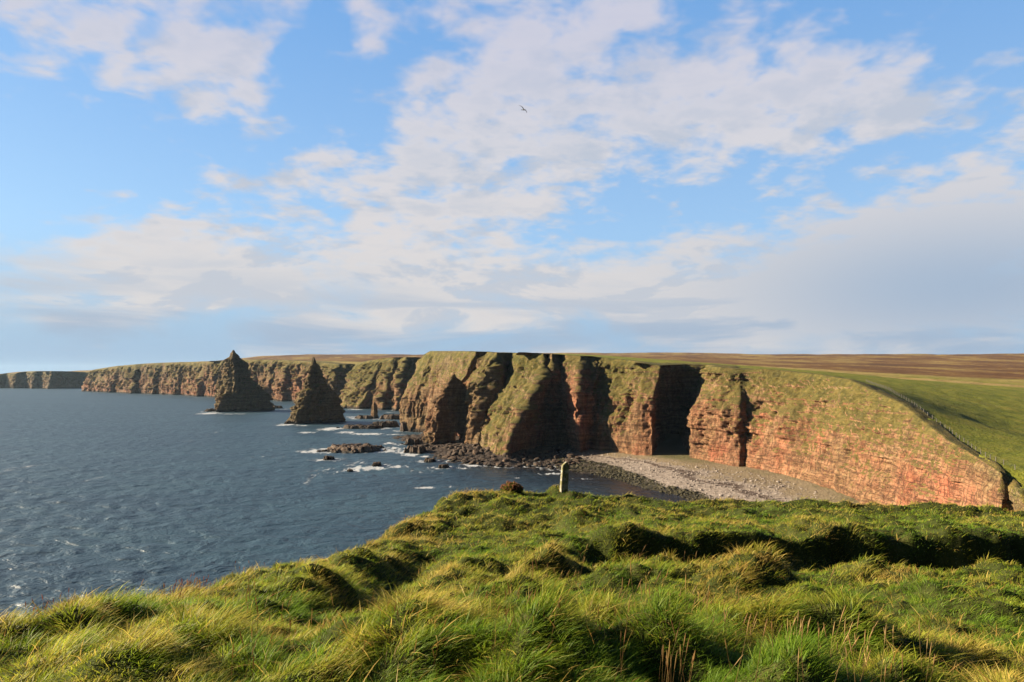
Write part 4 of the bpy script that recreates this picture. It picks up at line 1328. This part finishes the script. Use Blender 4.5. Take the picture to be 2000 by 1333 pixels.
# ------------------------------------------------------------------ fence along the cliff top field
def land_at(px, py, lo, hi):
    u_, y_, z_ = pix_dir(px, py)
    Dv = np.linspace(lo, hi, 1500)
    gz = Hland(Dv * u_ / y_, Dv)
    k = np.argmax(gz >= CAMZ + Dv * z_ / y_)
    return Dv[k] * u_ / y_, Dv[k]
fl = np.array([land_at(*q) for q in [(1692, 746, 230, 420), (1750, 771, 190, 400), (1800, 803, 160, 380), (1850, 840, 140, 340), (1900, 877, 120, 300), (1950, 905, 110, 260), (2000, 928, 105, 240)]])
fl = np.vstack([fl, fl[-1] + (fl[-1] - fl[-2]) * 0.6])
print('FENCE', fl.round(1).tolist())
fseg = np.r_[0, np.cumsum(np.linalg.norm(np.diff(fl, axis=0), axis=1))]
mt, t, out = new_mat('weathered_wood')
principled(t, out, t.ramp(t.noise(t.vm('MULTIPLY', t.pos(), (6, 6, 1)), 2.0, 4, 0.6), [(0.35, (.08, .07, .055)), (0.65, (.17, .155, .13))]), 0.85)
M_wood = mt
mt, t, out = new_mat('fence_wire')
principled(t, out, (.10, .10, .10), 0.5)
M_wire = mt
fn_ = int(fseg[-1] / 3.6)
fence = empty('fence', (fl[0][0], fl[0][1], float(Hland(fl[0][:1], fl[0][1:])[0])))
tag(fence, 'post and wire stock fence running along the edge of the green field', 'fence')
def post_mesh():
    bm = bmesh.new()
    ring = []
    for (z, r_) in ((-0.5, .085), (1.05, .08), (1.13, .06), (1.16, .02)):
        ring.append([bm.verts.new((math.cos(a) * r_, math.sin(a) * r_, z)) for a in np.linspace(0, 2 * math.pi, 9)[:-1]])
    for a, b in zip(ring[:-1], ring[1:]):
        for i in range(8):
            bm.faces.new((a[i], a[(i + 1) % 8], b[(i + 1) % 8], b[i]))
    bm.faces.new(ring[-1]); bm.faces.new(ring[0][::-1])
    me = bpy.data.meshes.new('post'); bm.to_mesh(me); bm.free()
    me.materials.append(M_wood)
    return me
pm = post_mesh()
pts = []
for i in range(fn_ + 1):
    sv = fseg[-1] * i / fn_
    x = float(np.interp(sv, fseg, fl[:, 0])) + random.uniform(-.1, .1); y = float(np.interp(sv, fseg, fl[:, 1]))
    z = float(Hland(np.array([x]), np.array([y]))[0])
    pts.append((x, y, z))
    p_ = bpy.data.objects.new('post', pm)
    S.collection.objects.link(p_)
    p_.parent = fence
    p_.location = Vector((x, y, z)) - fence.location
    p_.rotation_euler = (random.uniform(-.05, .05), random.uniform(-.05, .05), random.random())
    p_.scale = (1, 1, random.uniform(.93, 1.08))
pts = np.array(pts)
for hz in (0.35, 0.70, 1.0):
    V, FF = [], []
    for p_ in pts:
        for a in (0, 2.094, 4.189):
            V.append((p_[0] + .008 * math.cos(a), p_[1], p_[2] + hz + .008 * math.sin(a)))
    for i in range(len(pts) - 1):
        for j in range(3):
            a, b = i * 3 + j, i * 3 + (j + 1) % 3
            FF.append((a, b, b + 3, a + 3))
    w_ = mesh_np('wire', np.array(V) - np.array(fence.location), FF, M_wire, parent=fence)

# ------------------------------------------------------------------ lichened stone post at the brink
def ground_pix(px, D):
    x = D * (px - 1000) / FPX
    return x, D, float(ground(np.array([x]), np.array([D]))[0][0])
gx, gy_, gz = ground_pix(1100, 30.0)
bm = bmesh.new()
w_, d_ = .145, .10
prof = [(-0.4, 1.06), (0.2, 1.05), (0.55, 1.0), (0.9, .96), (1.10, .93)]
rings = []
for (z, k) in prof:
    rings.append([bm.verts.new((sx * w_ * k + .05 * z, sy * d_ * k, z)) for sx, sy in ((-1, -1), (1, -1), (1, 1), (-1, 1))])
for a, b in zip(rings[:-1], rings[1:]):
    for i in range(4):
        bm.faces.new((a[i], a[(i + 1) % 4], b[(i + 1) % 4], b[i]))
tp = [bm.verts.new((.055 + .055 + sx * .035, sy * .08, 1.24)) for sx, sy in ((-1, -1), (1, -1), (1, 1), (-1, 1))]
for i in range(4):
    bm.faces.new((rings[-1][i], rings[-1][(i + 1) % 4], tp[(i + 1) % 4], tp[i]))
bm.faces.new(tp)
bm.faces.new(rings[0][::-1])
bmesh.ops.bevel(bm, geom=bm.edges[:], offset=.012, segments=1, affect='EDGES')
bmesh.ops.subdivide_edges(bm, edges=bm.edges[:], cuts=3, use_grid_fill=True)
for v in bm.verts:
    n_ = perlin(v.co.x * 9, v.co.y * 9, v.co.z * 7) * .012
    v.co.x += float(n_); v.co.y += float(perlin(v.co.x * 8 + 5, v.co.y * 8, v.co.z * 6)) * .012
me = bpy.data.meshes.new('stone_post'); bm.to_mesh(me); bm.free()
mt, t, out = new_mat('lichened_stone')
tc = t.add('ShaderNodeTexCoord').outputs['Object']
n = t.noise(tc, 5, 5, 0.65)
c = t.ramp(t.noise(tc, 14, 4, 0.6), [(0.3, (.17, .155, .12)), (0.6, (.32, .30, .24))])
c = t.mix(t.ss(n, .40, .58), c, (.13, .12, .04))
c = t.mix(t.ss(t.noise(tc, 8, 4, 0.6), .56, .66), c, (.04, .045, .02))
principled(t, out, c, .9, t.bump(n, .6, .03))
me.materials.append(mt)
o = bpy.data.objects.new('stone_post', me)
S.collection.objects.link(o)
o.location = (gx, gy_, gz)
o.rotation_euler = (0, R(1.0), R(16))
tag(o, 'lichen covered stone post with pointed top at the brink of the turf', 'post')

# ------------------------------------------------------------------ cushion of sea thrift beside the brink
def thrift(px, D, r, seed, label):
    gx, gy_, gz = ground_pix(px, D)
    root = empty('thrift_plant', (gx, gy_, gz))
    tag(root, label, 'plant')
    r2 = np.random.default_rng(seed)
    n = 2600
    # leaves: short spikes over a dome
    th = np.arccos(r2.uniform(0.0, 1, n)); ph = r2.uniform(0, 6.28, n)
    nv = np.stack([np.sin(th) * np.cos(ph), np.sin(th) * np.sin(ph), np.cos(th)], 1)
    lump = 1 + .25 * fbm(nv[:, 0] * 2, nv[:, 1] * 2, nv[:, 2] * 2 + seed, 3)
    base = nv * (r * lump)[:, None] * (1, 1, .75)
    sd_ = r2.normal(size=(n, 3)); sd_ -= (sd_ * nv).sum(1, keepdims=True) * nv; sd_ /= np.linalg.norm(sd_, axis=1)[:, None]
    tip = base + nv * .09 + r2.normal(size=(n, 3)) * .03
    V = np.stack([base - sd_ * .018, base + sd_ * .018, tip], 1).reshape(-1, 3)
    Fc = np.arange(n * 3).reshape(-1, 3)
    tint = np.repeat(np.array((.10, .12, .015))[None] * r2.uniform(.6, 1.4, (n, 1)), 3, 0)
    mesh_np('leaves', V, Fc, M_blade, {'tint': tint}, parent=root)
    bm = bmesh.new(); bmesh.ops.create_icosphere(bm, subdivisions=3, radius=1)
    co = np.array([v.co[:] for v in bm.verts])
    l2 = 1 + .25 * fbm(co[:, 0] * 2, co[:, 1] * 2, co[:, 2] * 2 + seed, 3)
    for v, c_ in zip(bm.verts, co * (r * .97 * l2)[:, None] * (1, 1, .75)):
        v.co = c_
    me = bpy.data.meshes.new('cushion'); bm.to_mesh(me); bm.free()
    me.materials.append(bpy.data.materials['turf'])
    o = bpy.data.objects.new('cushion', me); S.collection.objects.link(o); o.parent = root
    # papery dead flower heads on the upper half
    n = 420
    th = np.arccos(r2.uniform(.35, 1, n)); ph = r2.uniform(0, 6.28, n)
    nv = np.stack([np.sin(th) * np.cos(ph), np.sin(th) * np.sin(ph), np.cos(th)], 1)
    lump = 1 + .25 * fbm(nv[:, 0] * 2, nv[:, 1] * 2, nv[:, 2] * 2 + seed, 3)
    ctr = nv * (r * lump + r2.uniform(.07, .14, n))[:, None] * (1, 1, .78)
    octa = np.array([(1, 0, 0), (-1, 0, 0), (0, 1, 0), (0, -1, 0), (0, 0, .8), (0, 0, -.8)]) * .024
    of = np.array([(0, 2, 4), (2, 1, 4), (1, 3, 4), (3, 0, 4), (2, 0, 5), (1, 2, 5), (3, 1, 5), (0, 3, 5)])
    V = (ctr[:, None] + octa[None] * r2.uniform(.7, 1.4, (n, 1, 1))).reshape(-1, 3)
    Fc = (of[None] + (np.arange(n) * 6)[:, None, None]).reshape(-1, 3)
    tint = np.repeat(np.array((.30, .13, .055))[None] * r2.uniform(.6, 1.5, (n, 1)), 6, 0)
    mesh_np('flower_heads', V, Fc, M_blade, {'tint': tint}, parent=root)
thrift(1000, 29.6, .36, 3, 'round cushion of rusty headed sea thrift on the brink, left of the stone post')

# ------------------------------------------------------------------ gull in the sky
bc = P(1023, 215, 60)
bm = bmesh.new()
secs = [(-.24, .010, 0), (-.19, .03, .004), (-.10, .045, .004), (0, .055, 0), (.10, .048, .0), (.15, .032, .012), (.19, .034, .018), (.22, .022, .016), (.26, .006, .010)]
rg = []
for (x_, r_, zo) in secs:
    rg.append([bm.verts.new((x_, math.cos(a) * r_ * 1.0, zo + math.sin(a) * r_)) for a in np.linspace(0, 6.2832, 11)[:-1]])
for a, b in zip(rg[:-1], rg[1:]):
    for i in range(10):
        bm.faces.new((a[i], a[(i + 1) % 10], b[(i + 1) % 10], b[i]))
bm.faces.new(rg[0][::-1]); bm.faces.new(rg[-1])
def wing(sgn):
    st = [(.03, .08, .0, .11), (.16, .06, .075, .12), (.30, .02, .11, .105), (.44, -.06, .10, .07), (.56, -.16, .075, .02)]   # out, lead, up, chord
    up_, lo_ = [], []
    for (o_, ld, uz, ch) in st:
        for lst, dz in ((up_, .008), (lo_, -.006)):
            lst.append([bm.verts.new((ld, sgn * o_, uz + dz * .4)), bm.verts.new((ld - ch * .4, sgn * o_, uz + dz + .01)), bm.verts.new((ld - ch, sgn * o_, uz))])
    for lst, fl_ in ((up_, 1), (lo_, -1)):
        for a, b in zip(lst[:-1], lst[1:]):
            for i in range(2):
                q = (a[i], b[i], b[i + 1], a[i + 1])
                bm.faces.new(q if fl_ * sgn > 0 else q[::-1])
    for a, b in zip(up_[:-1], up_[1:]):
        pass
wing(1); wing(-1)
tl = [bm.verts.new(v) for v in ((-.20, -.03, .005), (-.20, .03, .005), (-.34, .065, .0), (-.34, -.065, .0))]
bm.faces.new(tl)
bmesh.ops.recalc_face_normals(bm, faces=bm.faces)
me = bpy.data.meshes.new('bird'); bm.to_mesh(me); bm.free()
me.polygons.foreach_set('use_smooth', np.ones(len(me.polygons), bool))
mt, t, out = new_mat('dark_plumage')
principled(t, out, t.ramp(t.noise(t.add('ShaderNodeTexCoord').outputs['Object'], 9, 3), [(0.35, (.004, .004, .005)), (0.65, (.011, .011, .013))]), .7)
me.materials.append(mt)
o = bpy.data.objects.new('bird', me)
S.collection.objects.link(o)
o.location = bc
o.rotation_euler = (R(-22), R(14), R(-48))
o.scale = (.95, .95, .95)
tag(o, 'small dark seabird gliding alone high in the sky', 'bird')

# ------------------------------------------------------------------ sea air
HAZE = 0.000024
if HAZE > 0:
    bm = bmesh.new()
    x0, x1, y0, y1, z0, z1 = -11000, 11000, -400, 9600, -40, 135
    bmesh.ops.create_cube(bm, size=1.0, matrix=Matrix.Translation(((x0 + x1) / 2, (y0 + y1) / 2, (z0 + z1) / 2)) @ Matrix.Diagonal((x1 - x0, y1 - y0, z1 - z0, 1)))
    me = bpy.data.meshes.new('haze'); bm.to_mesh(me); bm.free()
    o = bpy.data.objects.new('haze', me)
    S.collection.objects.link(o)
    tag(o, 'thin blue sea haze over the whole coast', 'haze', kind='stuff')
    mt, t, out = new_mat('sea_air')
    pv = t.add('ShaderNodeVolumePrincipled')
    pv.inputs['Color'].default_value = (.55, .78, 1.0, 1)
    pv.inputs['Density'].default_value = HAZE
    pv.inputs['Anisotropy'].default_value = 0.2
    t.l.new(pv.outputs[0], out.inputs['Volume'])
    me.materials.append(mt)
